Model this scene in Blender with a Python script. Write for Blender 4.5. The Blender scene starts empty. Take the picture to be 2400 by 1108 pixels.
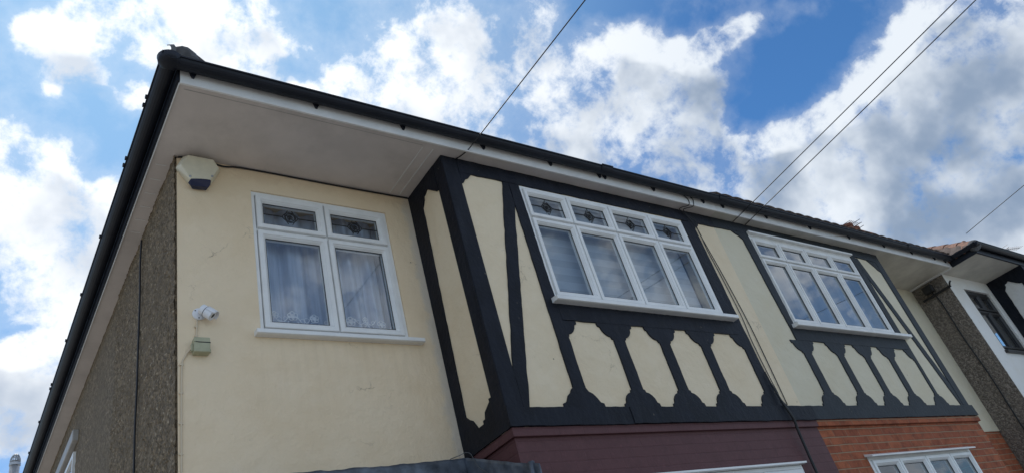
import bpy, bmesh, math, random
from mathutils import Vector, Matrix, noise
from mathutils.geometry import tessellate_polygon

random.seed(7)
R = math.radians
scene = bpy.context.scene
col = scene.collection

# ------------------------------------------------------------------ camera
cam_d = bpy.data.cameras.new('camera')
cam = bpy.data.objects.new('camera', cam_d)
col.objects.link(cam)
rt = Vector((0.80400, -0.54016, -0.24862))
dn = Vector((0.13258, 0.57042, -0.81058))
fw = Vector((0.57966, 0.61874, 0.53024))
cam.matrix_world = Matrix(((rt.x, -dn.x, -fw.x, -0.99908), (rt.y, -dn.y, -fw.y, -4.21964), (rt.z, -dn.z, -fw.z, 1.55), (0, 0, 0, 1)))
cam_d.sensor_fit = 'HORIZONTAL'
cam_d.sensor_width = 36
cam_d.lens = 1698.6 / 2400 * 36
cam_d.clip_start = 0.05
cam_d.clip_end = 5000
scene.camera = cam
scene.render.resolution_x, scene.render.resolution_y = 1024, 472

# ------------------------------------------------------------------ light
SUN = Vector((0.035, 0.56, 0.828)).normalized()        # direction towards the sun: high, behind the houses
sun_el = math.asin(SUN.z)
sun_d = bpy.data.lights.new('sun', 'SUN')
sun_d.energy = 3.0
sun_d.angle = R(0.5)
sun_d.color = (1.0, 0.95, 0.87)
sun = bpy.data.objects.new('sun', sun_d)
col.objects.link(sun)
sun.rotation_euler = SUN.to_track_quat('Z', 'Y').to_euler()

vs = scene.view_settings
vs.view_transform = 'Standard'
vs.look = 'None'
vs.gamma = 1
vs.use_curve_mapping = False
vs.exposure = 0.16


class NT:
    """small shorthand for building node trees"""
    def __init__(s, tree):
        s.t = tree

    def n(s, kind, **kw):
        nd = s.t.nodes.new(kind)
        for k, v in kw.items():
            setattr(nd, k, v)
        return nd

    def l(s, a, b):
        s.t.links.new(a, b)

    def put(s, v, sock):
        if isinstance(v, bpy.types.NodeSocket):
            s.t.links.new(v, sock)
        elif v is not None:
            sock.default_value = v

    def math(s, op, a, b=None, c=None, clamp=False):
        nd = s.n('ShaderNodeMath', operation=op, use_clamp=clamp)
        for i, v in enumerate((a, b, c)):
            s.put(v, nd.inputs[i])
        return nd.outputs[0]

    def vmath(s, op, a, b=None, out=0):
        nd = s.n('ShaderNodeVectorMath', operation=op)
        s.put(a, nd.inputs[0])
        s.put(b, nd.inputs[1])
        return nd.outputs['Value'] if out == 'v' else nd.outputs[0]

    def mrange(s, v, a, b, c=0.0, d=1.0, smooth=True):
        nd = s.n('ShaderNodeMapRange', interpolation_type='SMOOTHSTEP' if smooth else 'LINEAR')
        s.put(v, nd.inputs['Value'])
        for k, x in zip(('From Min', 'From Max', 'To Min', 'To Max'), (a, b, c, d)):
            s.put(x, nd.inputs[k])
        return nd.outputs[0]

    def mix(s, f, a, b, blend='MIX'):
        nd = s.n('ShaderNodeMix', data_type='RGBA', blend_type=blend)
        s.put(f, nd.inputs[0])
        s.put((*a, 1) if isinstance(a, tuple) else a, nd.inputs[6])
        s.put((*b, 1) if isinstance(b, tuple) else b, nd.inputs[7])
        return nd.outputs[2]

    def noise(s, vec, scale, detail=4, rough=0.55, dist=0.0, out='Fac'):
        nd = s.n('ShaderNodeTexNoise')
        s.put(vec, nd.inputs['Vector'])
        nd.inputs['Scale'].default_value = scale
        nd.inputs['Detail'].default_value = detail
        nd.inputs['Roughness'].default_value = rough
        nd.inputs['Distortion'].default_value = dist
        return nd.outputs[out]


# ------------------------------------------------------------------ sky
# cloud banks: (u, v, radius_u, radius_v, turn, weight) on a gnomonic chart of the sky, 1 unit = 1/1.7 of the tangent
CLOUDS = [
    (.40, .04, .34, .17, 12, 1.1), (.50, .10, .22, .10, 8, .7), (.19, .11, .21, .075, 30, .95), (.13, .05, .10, .06, 0, .5),
    (.03, .23, .12, .09, 0, .5), (.07, .40, .23, .15, 20, 1.1), (.15, .53, .30, .19, 10, .9), (.05, .64, .28, .20, 0, .8),
    (.12, .82, .30, .12, -10, .7), (.04, .93, .30, .14, 0, .7), (.0, 1.05, .35, .14, 0, .8),
    (.33, .25, .085, .085, 20, 1.1), (.245, .345, .055, .026, 10, .8), (.135, .192, .035, .02, 30, .4), (.253, .216, .03, .018, 0, .7),
    (.63, .05, .09, .09, 30, 1.0), (.75, .09, .11, .07, 20, .95), (.70, .20, .16, .045, 12, .75), (.71, .01, .08, .05, 0, .5),
    (1.06, .10, .27, .20, -20, 1.2), (1.03, .22, .29, .15, 10, 1.0), (1.20, .27, .36, .18, 10, 1.1), (.85, .185, .14, .06, 0, .8),
    (1.27, .07, .13, .16, 0, .9), (1.50, .13, .16, .12, 0, 1.1), (1.46, .24, .26, .13, -8, 1.1), (1.66, .17, .13, .19, 35, .9),
    (1.74, .065, .17, .055, -18, .8), (1.86, .04, .09, .035, -25, .55), (1.58, .27, .20, .09, 0, .9), (1.55, .35, .20, .09, 15, .9),
    (1.75, .37, .24, .15, -30, 1.1), (1.95, .31, .30, .20, -35, 1.2), (2.16, .20, .33, .24, -40, 1.2), (2.32, .10, .28, .20, -30, 1.1),
    (2.36, .32, .36, .28, 0, 1.1), (2.10, .42, .34, .22, 0, 1.1), (1.88, .45, .28, .12, 10, .9), (2.25, .50, .32, .18, 0, 1.0), (2.11, .06, .13, .09, -30, .6),
    (1.88, .16, .23, .15, -35, -1.2), (1.55, .02, .22, .05, 0, -.5), (.66, .02, .10, .10, 0, -.3), (1.78, .26, .13, .08, -45, -.7), (1.46, .03, .12, .06, 0, -.6), (1.98, .05, .12, .07, -30, -.6),
    (.70, .12, .13, .20, 10, -.75), (.28, .30, .16, .10, 30, -.55), (.24, .20, .15, .06, 30, -.5), (1.42, .355, .10, .06, 20, -.75), (1.20, .13, .06, .05, 0, -.5),
    (1.58, .38, .10, .05, -40, -.5), (.03, .78, .06, .03, 0, -.7), (.24, .42, .14, .10, 20, -.5), (.06, .30, .10, .05, 0, -.3),
    (.30, .135, .14, .045, 28, -.8), (2.25, .57, .34, .10, 0, .9), (1.78, .47, .28, .09, 12, .9), (2.02, .52, .26, .09, 12, .9), (1.33, .33, .20, .09, 14, .6), (2.30, .02, .20, .10, 0, .5),
    (1.08, .30, .34, .13, 12, .9), (1.32, .37, .26, .09, 14, .8), (1.60, .36, .20, .12, 10, .6), (2.20, .55, .45, .16, 5, .9), (2.05, .47, .36, .14, 10, .7), (.06, .50, .26, .22, 0, .4), (.10, .95, .36, .20, 0, .5), (.03, .32, .14, .10, 20, .5),
    (.66, .10, .07, .09, 40, .5), (.72, .20, .17, .05, 14, .6), (.45, .14, .18, .06, 12, .5), (.34, .22, .04, .08, 20, .6), (1.72, .09, .09, .05, -30, .5),
]
world = bpy.data.worlds.new('World')
scene.world = world
world.use_nodes = True
wt = NT(world.node_tree)
world.node_tree.nodes.clear()
g = bpy.data.node_groups.new('cloud_density', 'ShaderNodeTree')
g.interface.new_socket('Chart', in_out='INPUT', socket_type='NodeSocketVector')
g.interface.new_socket('Direction', in_out='INPUT', socket_type='NodeSocketVector')
g.interface.new_socket('Density', in_out='OUTPUT', socket_type='NodeSocketFloat')
g.interface.new_socket('Soft', in_out='OUTPUT', socket_type='NodeSocketFloat')
gt = NT(g)
gi, go = gt.n('NodeGroupInput'), gt.n('NodeGroupOutput')
warp = gt.noise(gi.outputs[1], 7.0, 4, .55, 0, 'Color')
wv = gt.vmath('SUBTRACT', warp, (0.5, 0.5, 0.5))
wv = gt.vmath('MULTIPLY', wv, (0.26, 0.26, 0.0))
ch = gt.vmath('ADD', gi.outputs[0], wv)
acc = None
for (u, v, ru, rv, a, w) in CLOUDS:
    mp = gt.n('ShaderNodeMapping', vector_type='TEXTURE')
    gt.l(ch, mp.inputs['Vector'])
    mp.inputs['Location'].default_value = (u, v, 0)
    mp.inputs['Rotation'].default_value = (0, 0, R(a))
    mp.inputs['Scale'].default_value = (ru * 1.10, rv * 1.12, 1)
    gr = gt.n('ShaderNodeTexGradient', gradient_type='SPHERICAL')
    gt.l(mp.outputs[0], gr.inputs[0])
    acc = gt.math('MULTIPLY_ADD', gr.outputs['Fac'], w, acc if acc is not None else 0.0)
acc = gt.math('SUBTRACT', gt.math('MINIMUM', acc, .95), .30)
n1 = gt.noise(gi.outputs[1], 10.0, 10, .62, .1)
n3 = gt.noise(gi.outputs[1], 26.0, 6, .65, .2)
n2 = gt.noise(gi.outputs[1], 3.2, 3, .5, .0)
d = gt.math('MULTIPLY_ADD', gt.math('SUBTRACT', n1, .5), 3.0, acc)
d = gt.math('MULTIPLY_ADD', gt.math('SUBTRACT', n2, .5), .35, d)
d = gt.math('MULTIPLY_ADD', gt.math('SUBTRACT', n3, .5), 1.5, d)
gt.l(d, go.inputs[0])
n4 = gt.noise(gi.outputs[1], 9.5, 4, .5, .1)
soft = gt.math('MULTIPLY_ADD', gt.math('SUBTRACT', n4, .5), 2.6, acc)
gt.l(soft, go.inputs[1])

tc = wt.n('ShaderNodeTexCoord')
dirv = wt.vmath('NORMALIZE', tc.outputs['Generated'])
# chart axes are fixed world directions (south-east of the front wall, 32 degrees up)
cz = wt.vmath('DOT_PRODUCT', dirv, tuple(fw), 'v')
czc = wt.math('MAXIMUM', cz, 0.12)
cu = wt.math('MULTIPLY_ADD', wt.math('DIVIDE', wt.vmath('DOT_PRODUCT', dirv, tuple(rt), 'v'), czc), 1.6986, 1.2)
cv = wt.math('MULTIPLY_ADD', wt.math('DIVIDE', wt.vmath('DOT_PRODUCT', dirv, tuple(dn), 'v'), czc), 1.6986, .554)
cx = wt.n('ShaderNodeCombineXYZ')
wt.l(cu, cx.inputs[0])
wt.l(cv, cx.inputs[1])


def dens(vec, dv, k=0):
    nd = wt.n('ShaderNodeGroup')
    nd.node_tree = g
    wt.l(vec, nd.inputs[0])
    wt.l(dv, nd.inputs[1])
    return nd.outputs[k]


off = wt.vmath('ADD', cx.outputs[0], (-.035, -.075, 0))
dv2 = wt.vmath('NORMALIZE', wt.vmath('ADD', dirv, tuple(0.05 * SUN)))
d1 = dens(cx.outputs[0], dirv)
d2 = dens(off, dv2, 1)
# elsewhere (behind the viewer) broken cloud from noise alone
front = wt.mrange(cz, .55, .76)
rest = wt.math('MULTIPLY', wt.math('SUBTRACT', 1.0, front), .62)
d1 = wt.math('ADD', d1, rest)
d2 = wt.math('ADD', d2, rest)
alpha = wt.math('MAXIMUM', wt.mrange(d1, -.06, .80), wt.mrange(d1, -.75, .5, 0, .20))
shade = wt.mrange(wt.math('MULTIPLY_ADD', d2, .85, wt.math('MULTIPLY', d1, .15)), .30, 1.10)
nearsun = wt.mrange(wt.vmath('DOT_PRODUCT', dirv, tuple(SUN), 'v'), .70, .985)
low = wt.mrange(wt.vmath('DOT_PRODUCT', dirv, (0, 0, 1), 'v'), .25, .62)
CL = 9.2
dark = wt.mix(nearsun, (.26 * CL, .345 * CL, .48 * CL), (.70 * CL, .77 * CL, .87 * CL))
lite = wt.mix(nearsun, (.82 * CL, .88 * CL, .95 * CL), (1.14 * CL, 1.16 * CL, 1.17 * CL))
facing = wt.mrange(wt.vmath('DOT_PRODUCT', dirv, tuple(SUN), 'v'), -.3, .45, 1.35, 1.0)
ccol = wt.vmath('SCALE', wt.mix(shade, lite, dark))
ccol.node.inputs['Scale'].default_value = 1
wt.l(facing, ccol.node.inputs['Scale'])
sky = wt.n('ShaderNodeTexSky', sky_type='NISHITA')
sky.sun_disc = False
sky.sun_elevation = sun_el
sky.sun_rotation = math.atan2(SUN.x, SUN.y)
sky.air_density = 1.0
sky.dust_density = 0.2
sky.ozone_density = 2.0
blue = wt.mix(1.0, sky.outputs[0], (.46, .84, 1.14), 'MULTIPLY')
haze_ = wt.mrange(wt.vmath('DOT_PRODUCT', dirv, tuple(SUN), 'v'), .70, 1.0, 0, .45)
blue = wt.mix(haze_, blue, (.50 * CL, .80 * CL, 1.06 * CL))
final = wt.mix(alpha, blue, ccol)
bg = wt.n('ShaderNodeBackground')
bg.inputs['Strength'].default_value = 0.10
wt.l(final, bg.inputs['Color'])
wo = wt.n('ShaderNodeOutputWorld')
wt.l(bg.outputs[0], wo.inputs['Surface'])


# ------------------------------------------------------------------ materials
def material(name, base, rough=.6, var=0.0, var_scale=3.0, bump=0.0, bump_scale=40.0, spec=.5, metal=0.0, extra=None):
    m = bpy.data.materials.new(name)
    m.use_nodes = True
    t = NT(m.node_tree)
    b = m.node_tree.nodes['Principled BSDF']
    tcn = t.n('ShaderNodeTexCoord')
    p = tcn.outputs['Object']
    c = None
    if var:
        n = t.noise(p, var_scale, 5, .6)
        c = t.mix(t.mrange(n, .3, .7), tuple(x * (1 - var) for x in base), tuple(min(1, x * (1 + var)) for x in base))
        t.l(c, b.inputs['Base Color'])
    else:
        b.inputs['Base Color'].default_value = (*base, 1)
    b.inputs['Roughness'].default_value = rough
    b.inputs['Specular IOR Level'].default_value = spec
    b.inputs['Metallic'].default_value = metal
    if bump:
        bn = t.n('ShaderNodeBump')
        bn.inputs['Strength'].default_value = bump
        bn.inputs['Distance'].default_value = 0.01
        t.l(t.noise(p, bump_scale, 6, .6), bn.inputs['Height'])
        t.l(bn.outputs[0], b.inputs['Normal'])
    if extra:
        extra(t, b, p, c)
    return m


def plaster(name, base, cracks=.5):
    """painted render: gentle trowel waves, fine grain, hair cracks, specks and blotchy patches"""
    def ex(t, b, p, c):
        big = t.noise(p, 1.7, 4, .6)
        c0 = t.mix(t.mrange(big, .38, .72), base, (base[0] * .95, base[1] * .925, base[2] * .885))
        mid = t.noise(p, 7, 5, .65)
        c0 = t.mix(t.mrange(mid, .52, .75, 0, .5), c0, (base[0] * 1.04, base[1] * 1.05, base[2] * 1.1))
        # hair cracks, only inside some patches
        v = t.n('ShaderNodeTexVoronoi', feature='DISTANCE_TO_EDGE')
        dp = t.vmath('ADD', p, t.vmath('MULTIPLY', t.noise(p, 5, 5, .65, 0, 'Color'), (.30, .30, .30)))
        t.l(dp, v.inputs['Vector'])
        v.inputs['Scale'].default_value = 2.6
        line = t.mrange(v.outputs['Distance'], .0, .009, 1, 0)
        patch = t.mrange(t.noise(t.vmath('ADD', p, (3.3, 1.0, 7.7)), 1.9, 3, .6), .58, .68)
        ck = t.math('MULTIPLY', t.math('MULTIPLY', line, patch), cracks)
        c0 = t.mix(ck, c0, (.10, .085, .06))
        # specks where the paint has chipped
        v2 = t.n('ShaderNodeTexVoronoi', feature='F1')
        t.l(p, v2.inputs['Vector'])
        v2.inputs['Scale'].default_value = 9
        sp = t.math('MULTIPLY', t.mrange(v2.outputs['Distance'], .035, .075, 1, 0), t.mrange(t.noise(p, 3.1, 2), .55, .6))
        c0 = t.mix(t.math('MULTIPLY', sp, .75), c0, (.12, .10, .075))
        t.l(c0, b.inputs['Base Color'])
        h = t.math('MULTIPLY_ADD', t.noise(p, 6, 4, .55), 2.2, t.math('MULTIPLY', t.noise(p, 60, 4, .6), .22))
        h = t.math('SUBTRACT', h, t.math('MULTIPLY', ck, .4))
        bn = t.n('ShaderNodeBump')
        bn.inputs['Strength'].default_value = .75
        bn.inputs['Distance'].default_value = .012
        t.l(h, bn.inputs['Height'])
        t.l(bn.outputs[0], b.inputs['Normal'])
    return material(name, base, .75, extra=ex, spec=.25)


def pebble(name, base, light, scale=58):
    """pebbledash: stuck stones, pale chips and dark gaps"""
    def ex(t, b, p, c):
        dp = t.vmath('ADD', p, t.vmath('MULTIPLY', t.noise(p, 55, 2, .6, 0, 'Color'), (.026, .026, .026)))
        v = t.n('ShaderNodeTexVoronoi', feature='F1')
        t.l(dp, v.inputs['Vector'])
        v.inputs['Scale'].default_value = scale
        rnd = t.vmath('DOT_PRODUCT', v.outputs['Color'], (.5, .5, 0), 'v')
        c0 = t.mix(t.mrange(v.outputs['Distance'], .15, .6), base, tuple(x * .5 for x in base))
        c0 = t.mix(t.mrange(rnd, .35, .8, 0, .8), c0, tuple(x * 1.5 for x in base))
        hi = t.math('MULTIPLY', t.mrange(rnd, .76, .86), t.mrange(v.outputs['Distance'], .28, .45, 1, 0))
        c0 = t.mix(t.math('MULTIPLY', hi, .8), c0, light)
        c0 = t.mix(t.mrange(t.noise(p, 1.3, 4), .35, .7, 0, .45), c0, tuple(x * .75 for x in base))
        t.l(c0, b.inputs['Base Color'])
        bn = t.n('ShaderNodeBump')
        bn.inputs['Strength'].default_value = .9
        bn.inputs['Distance'].default_value = .012
        h = t.math('SUBTRACT', 1.0, v.outputs['Distance'])
        h = t.math('MULTIPLY_ADD', t.noise(p, 24, 5, .65), 1.3, h)
        t.l(h, bn.inputs['Height'])
        t.l(bn.outputs[0], b.inputs['Normal'])
    return material(name, base, .85, extra=ex, spec=.3)


def brick(name, c1, c2, mortar, painted=False):
    def ex(t, b, p, c):
        sp = t.n('ShaderNodeSeparateXYZ')
        t.l(p, sp.inputs[0])
        cb = t.n('ShaderNodeCombineXYZ')
        wob = t.math('MULTIPLY', t.math('SUBTRACT', t.noise(p, 3.5, 3), .5), .018)
        t.l(t.math('ADD', t.math('ADD', sp.outputs[0], sp.outputs[1]), wob), cb.inputs[0])
        t.l(t.math('ADD', sp.outputs[2], t.math('MULTIPLY_ADD', wob, .8, .0605)), cb.inputs[1])
        br = t.n('ShaderNodeTexBrick')
        t.l(cb.outputs[0], br.inputs['Vector'])
        br.inputs['Scale'].default_value = 1
        br.inputs['Mortar Size'].default_value = .0045
        br.inputs['Mortar Smooth'].default_value = .25
        br.inputs['Bias'].default_value = 0
        br.inputs['Brick Width'].default_value = .226
        br.inputs['Row Height'].default_value = .0755
        br.inputs['Color1'].default_value = (*c1, 1)
        br.inputs['Color2'].default_value = (*c2, 1)
        br.inputs['Mortar'].default_value = (*(mortar if painted else tuple(.35 * a + .65 * b for a, b in zip(c1, mortar))), 1)
        n = t.noise(p, 9, 6, .65)
        cc = t.mix(t.mrange(n, .38, .72, 0, .7), br.outputs['Color'], tuple(x * (.8 if painted else .45) for x in c1))
        cc = t.mix(t.mrange(t.noise(p, 45, 4, .6), .55, .75, 0, .45), cc, tuple(min(1, x * 1.5) for x in c2))
        row = t.math('FRACT', t.math('DIVIDE', cb.inputs[1].links[0].from_socket, .0755))
        bed = t.mrange(t.math('ABSOLUTE', t.math('SUBTRACT', row, .5)), .5 - .095, .5 - .04)
        bedm = t.math('MULTIPLY', bed, t.mrange(t.noise(p, 4.5, 4, .6), .3, .55, .35, 1))
        cc = t.mix(t.math('MULTIPLY', bedm, .10 if painted else .7), cc, mortar if not painted else tuple(x * .8 for x in mortar))
        t.l(cc, b.inputs['Base Color'])
        h = t.math('MULTIPLY_ADD', t.math('MAXIMUM', br.outputs['Fac'], t.math('MULTIPLY', bedm, .45) if painted else bed), -1.0, t.math('MULTIPLY', t.noise(p, 28 if painted else 55, 5, .6), .9 if painted else .6))
        bn = t.n('ShaderNodeBump')
        bn.inputs['Strength'].default_value = .40 if painted else .85
        bn.inputs['Distance'].default_value = .008
        t.l(h, bn.inputs['Height'])
        t.l(bn.outputs[0], b.inputs['Normal'])
    return material(name, c1, .6 if painted else .85, extra=ex, spec=.35)


def glass_mat(name, ior=.15, tint=(.86, .90, .92)):
    m = bpy.data.materials.new(name)
    m.use_nodes = True
    t = NT(m.node_tree)
    m.node_tree.nodes.clear()
    gm = t.n('ShaderNodeNewGeometry')
    cosv = t.math('ABSOLUTE', t.vmath('DOT_PRODUCT', gm.outputs['Incoming'], gm.outputs['Normal'], 'v'))
    f5 = t.math('POWER', t.math('SUBTRACT', 1.0, cosv), 5.0)
    fres = t.math('MULTIPLY_ADD', f5, 1 - ior, ior)
    geo = t.n('ShaderNodeTexCoord')
    bn = t.n('ShaderNodeBump')
    bn.inputs['Strength'].default_value = .05
    bn.inputs['Distance'].default_value = .01
    t.l(t.noise(geo.outputs['Object'], 3.0, 2), bn.inputs['Height'])
    tr = t.n('ShaderNodeBsdfTransparent')
    tr.inputs[0].default_value = (*tint, 1)
    gl = t.n('ShaderNodeBsdfGlossy')
    gl.inputs['Roughness'].default_value = .0
    gl.inputs['Color'].default_value = (.95, .97, 1, 1)
    t.l(bn.outputs[0], gl.inputs['Normal'])
    mx = t.n('ShaderNodeMixShader')
    t.l(fres, mx.inputs[0])
    t.l(tr.outputs[0], mx.inputs[1])
    t.l(gl.outputs[0], mx.inputs[2])
    o = t.n('ShaderNodeOutputMaterial')
    t.l(mx.outputs[0], o.inputs[0])
    return m


def cloth_mat(name, colour, alpha=.75, trans=.35, bands=None):
    m = bpy.data.materials.new(name)
    m.use_nodes = True
    t = NT(m.node_tree)
    m.node_tree.nodes.clear()
    geo = t.n('ShaderNodeTexCoord')
    p = geo.outputs['Object']
    df = t.n('ShaderNodeBsdfDiffuse')
    tl = t.n('ShaderNodeBsdfTranslucent')
    df.inputs[0].default_value = (*colour, 1)
    tl.inputs[0].default_value = (*colour, 1)
    mx = t.n('ShaderNodeMixShader')
    mx.inputs[0].default_value = trans
    t.l(df.outputs[0], mx.inputs[1])
    t.l(tl.outputs[0], mx.inputs[2])
    tp = t.n('ShaderNodeBsdfTransparent')
    m2 = t.n('ShaderNodeMixShader')
    if bands:
        sp = t.n('ShaderNodeSeparateXYZ')
        t.l(p, sp.inputs[0])
        fz = t.math('FRACT', t.math('DIVIDE', sp.outputs[2], bands))
        st = t.mrange(t.math('ABSOLUTE', t.math('SUBTRACT', fz, .5)), .22, .26)
        t.l(t.math('MULTIPLY_ADD', st, 1 - alpha, alpha), m2.inputs[0])
    else:
        wv = t.noise(t.vmath('MULTIPLY', p, (60, 1, 3)), 1.0, 3)
        t.l(t.mrange(wv, .3, .7, alpha - .07, alpha + .07), m2.inputs[0])
    t.l(tp.outputs[0], m2.inputs[1])
    t.l(mx.outputs[0], m2.inputs[2])
    o = t.n('ShaderNodeOutputMaterial')
    t.l(m2.outputs[0], o.inputs[0])
    return m


def soffit_ex(t, b, p, c):
    n = t.noise(p, 2.2, 5, .65)
    cc = t.mix(t.mrange(n, .45, .8, 0, .5), c, (.37, .335, .31))
    t.l(cc, b.inputs['Base Color'])


def timber_ex(t, b, p, c):
    v = t.n('ShaderNodeTexVoronoi', feature='F1')
    t.l(t.vmath('MULTIPLY', p, (1, 1, .6)), v.inputs['Vector'])
    v.inputs['Scale'].default_value = 13
    chip = t.math('MULTIPLY', t.mrange(v.outputs['Distance'], .03, .09, 1, 0), t.mrange(t.noise(p, 2.7, 3), .54, .6))
    dust = t.mrange(t.noise(t.vmath('MULTIPLY', p, (9, 9, 1.5)), 1.6, 5, .65), .45, .75, 0, .35)
    cc = t.mix(dust, c, (.024, .028, .038))
    cc = t.mix(t.math('MULTIPLY', chip, .6), cc, (.20, .17, .13))
    t.l(cc, b.inputs['Base Color'])


def streaks(m):
    """rain-washed dirt below the sill of the leaded window"""
    t = NT(m.node_tree)
    b = m.node_tree.nodes['Principled BSDF']
    src = b.inputs['Base Color'].links[0].from_socket
    p = t.n('ShaderNodeTexCoord').outputs['Object']
    sp = t.n('ShaderNodeSeparateXYZ')
    t.l(p, sp.inputs[0])
    x, z = sp.outputs[0], sp.outputs[2]
    st = t.mrange(t.noise(t.vmath('MULTIPLY', p, (22, 1, 1.1)), 1.0, 4, .6), .42, .70)
    mz = t.math('MULTIPLY', t.mrange(z, 3.25, 3.93), t.mrange(z, 3.94, 3.97, 1, 0))
    mx = t.math('MULTIPLY', t.mrange(x, .42, .52), t.mrange(x, 1.70, 1.78, 1, 0))
    a = t.math('MULTIPLY', t.math('MULTIPLY', st, mz), mx)
    cc = t.mix(t.math('MULTIPLY', a, .10), src, (.36, .27, .17))
    # pale patched strip and flaking along the joint with the bay
    ed = t.mrange(t.math('MULTIPLY_ADD', t.math('SUBTRACT', t.noise(p, 6, 5, .65), .5), .22, x), 1.80, 1.86)
    cc = t.mix(t.math('MULTIPLY', ed, .45), cc, (.60, .57, .52))
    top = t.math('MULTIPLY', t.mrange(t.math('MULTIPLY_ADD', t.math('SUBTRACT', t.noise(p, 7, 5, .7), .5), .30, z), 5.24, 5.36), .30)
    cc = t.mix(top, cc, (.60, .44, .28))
    t.l(cc, b.inputs['Base Color'])
    return m


M = dict(
    cream=streaks(plaster('cream_render', (.83, .675, .475), .5)),
    cream_bay=plaster('cream_bay_render', (.80, .67, .48), .45),
    cream_grey=plaster('grey_cream_render', (.69, .625, .475), .25),
    white_render=plaster('white_render', (.80, .79, .76), .3),
    pebble=pebble('pebbledash', (.20, .150, .095), (.50, .42, .31), 44),
    pebble_far=pebble('far_pebbledash', (.25, .215, .18), (.42, .39, .34), 52),
    timber=material('black_timber_paint', (.0055, .0072, .0135), .55, .3, 5, .6, 26, .22, extra=timber_ex),
    timber_grey=material('charcoal_timber_paint', (.0135, .018, .0235), .55, .25, 5, .5, 26, .25, extra=timber_ex),
    upvc=material('white_upvc', (.80, .80, .785), .32, .05, 6, .0),
    upvc_old=material('aged_white_upvc', (.76, .755, .73), .4, .08, 5, .0),
    fascia=material('white_fascia', (.72, .71, .69), .4, .07, 4, .1, 20),
    soffit=material('soffit_board', (.60, .545, .51), .5, .06, 3, .12, 14, extra=soffit_ex),
    soffit_far=material('old_soffit_board', (.58, .55, .48), .6, .12, 3, .2, 14, extra=soffit_ex),
    gutter=material('black_gutter_plastic', (.010, .0125, .020), .5, .2, 6, .05, 30, .3),
    lead=material('lead_sheet', (.115, .135, .165), .42, .45, 7, .5, 16, .6, .35),
    tile=material('brown_roof_tile', (.085, .06, .048), .85, .35, 8, .5, 30),
    terracotta=material('terracotta_tile', (.20, .10, .066), .8, .4, 14, .5, 40),
    mortar=material('roof_mortar', (.10, .10, .105), .9, .3, 14, .6, 50),
    maroon=brick('maroon_painted_brick', (.105, .040, .042), (.110, .043, .045), (.098, .037, .039), True),
    brick=brick('red_brick', (.30, .083, .040), (.42, .128, .055), (.38, .28, .18)),
    glass=glass_mat('window_glass', .105),
    glass_sharp=glass_mat('reflective_glass', .22, (.7, .74, .76)),
    net=cloth_mat('white_net', (.70, .77, .92), .86, .25),
    lace=cloth_mat('white_lace', (.95, .96, 1.0), .98, .15),
    blind=cloth_mat('banded_blind', (.56, .60, .65), .82, .25, .15),
    blind_plain=cloth_mat('plain_blind', (.50, .55, .62), .95, .25),
    came=material('lead_came', (.012, .012, .014), .5),
    alarm=material('aged_ivory_plastic', (.68, .62, .47), .42, .06, 12),
    strobe=material('dark_blue_lens', (.012, .018, .06), .22),
    white_metal=material('white_enamel', (.78, .79, .82), .3),
    black=material('black_rubber', (.012, .012, .013), .5),
    wire=material('black_cable', (.010, .010, .012), .5),
    wire_cream=material('cream_cable', (.64, .53, .38), .55),
    green_box=material('dull_green_plastic', (.40, .395, .26), .5, .1, 12),
    iron=material('weathered_iron', (.12, .125, .13), .6),
    upvc_dull=material('dull_painted_trim', (.36, .345, .32), .5, .1, 5),
    galv=material('galvanised_metal', (.42, .43, .44), .45, .12, 10, .0, 40, .5, .6),
    interior=material('room_wall', (.30, .28, .25), .9),
    ground=material('concrete_paving', (.30, .285, .26), .9, .2, 2, .3, 30),
    road=material('asphalt', (.055, .055, .056), .9, .2, 3, .4, 60),
    brown_frame=material('dark_stained_frame', (.020, .018, .017), .45),
    pot=material('terracotta_pot', (.19, .075, .045), .8, .25, 12),
    aerial=material('aluminium', (.22, .22, .23), .4, 0, 1, 0, 1, .5, .8),
)


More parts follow.
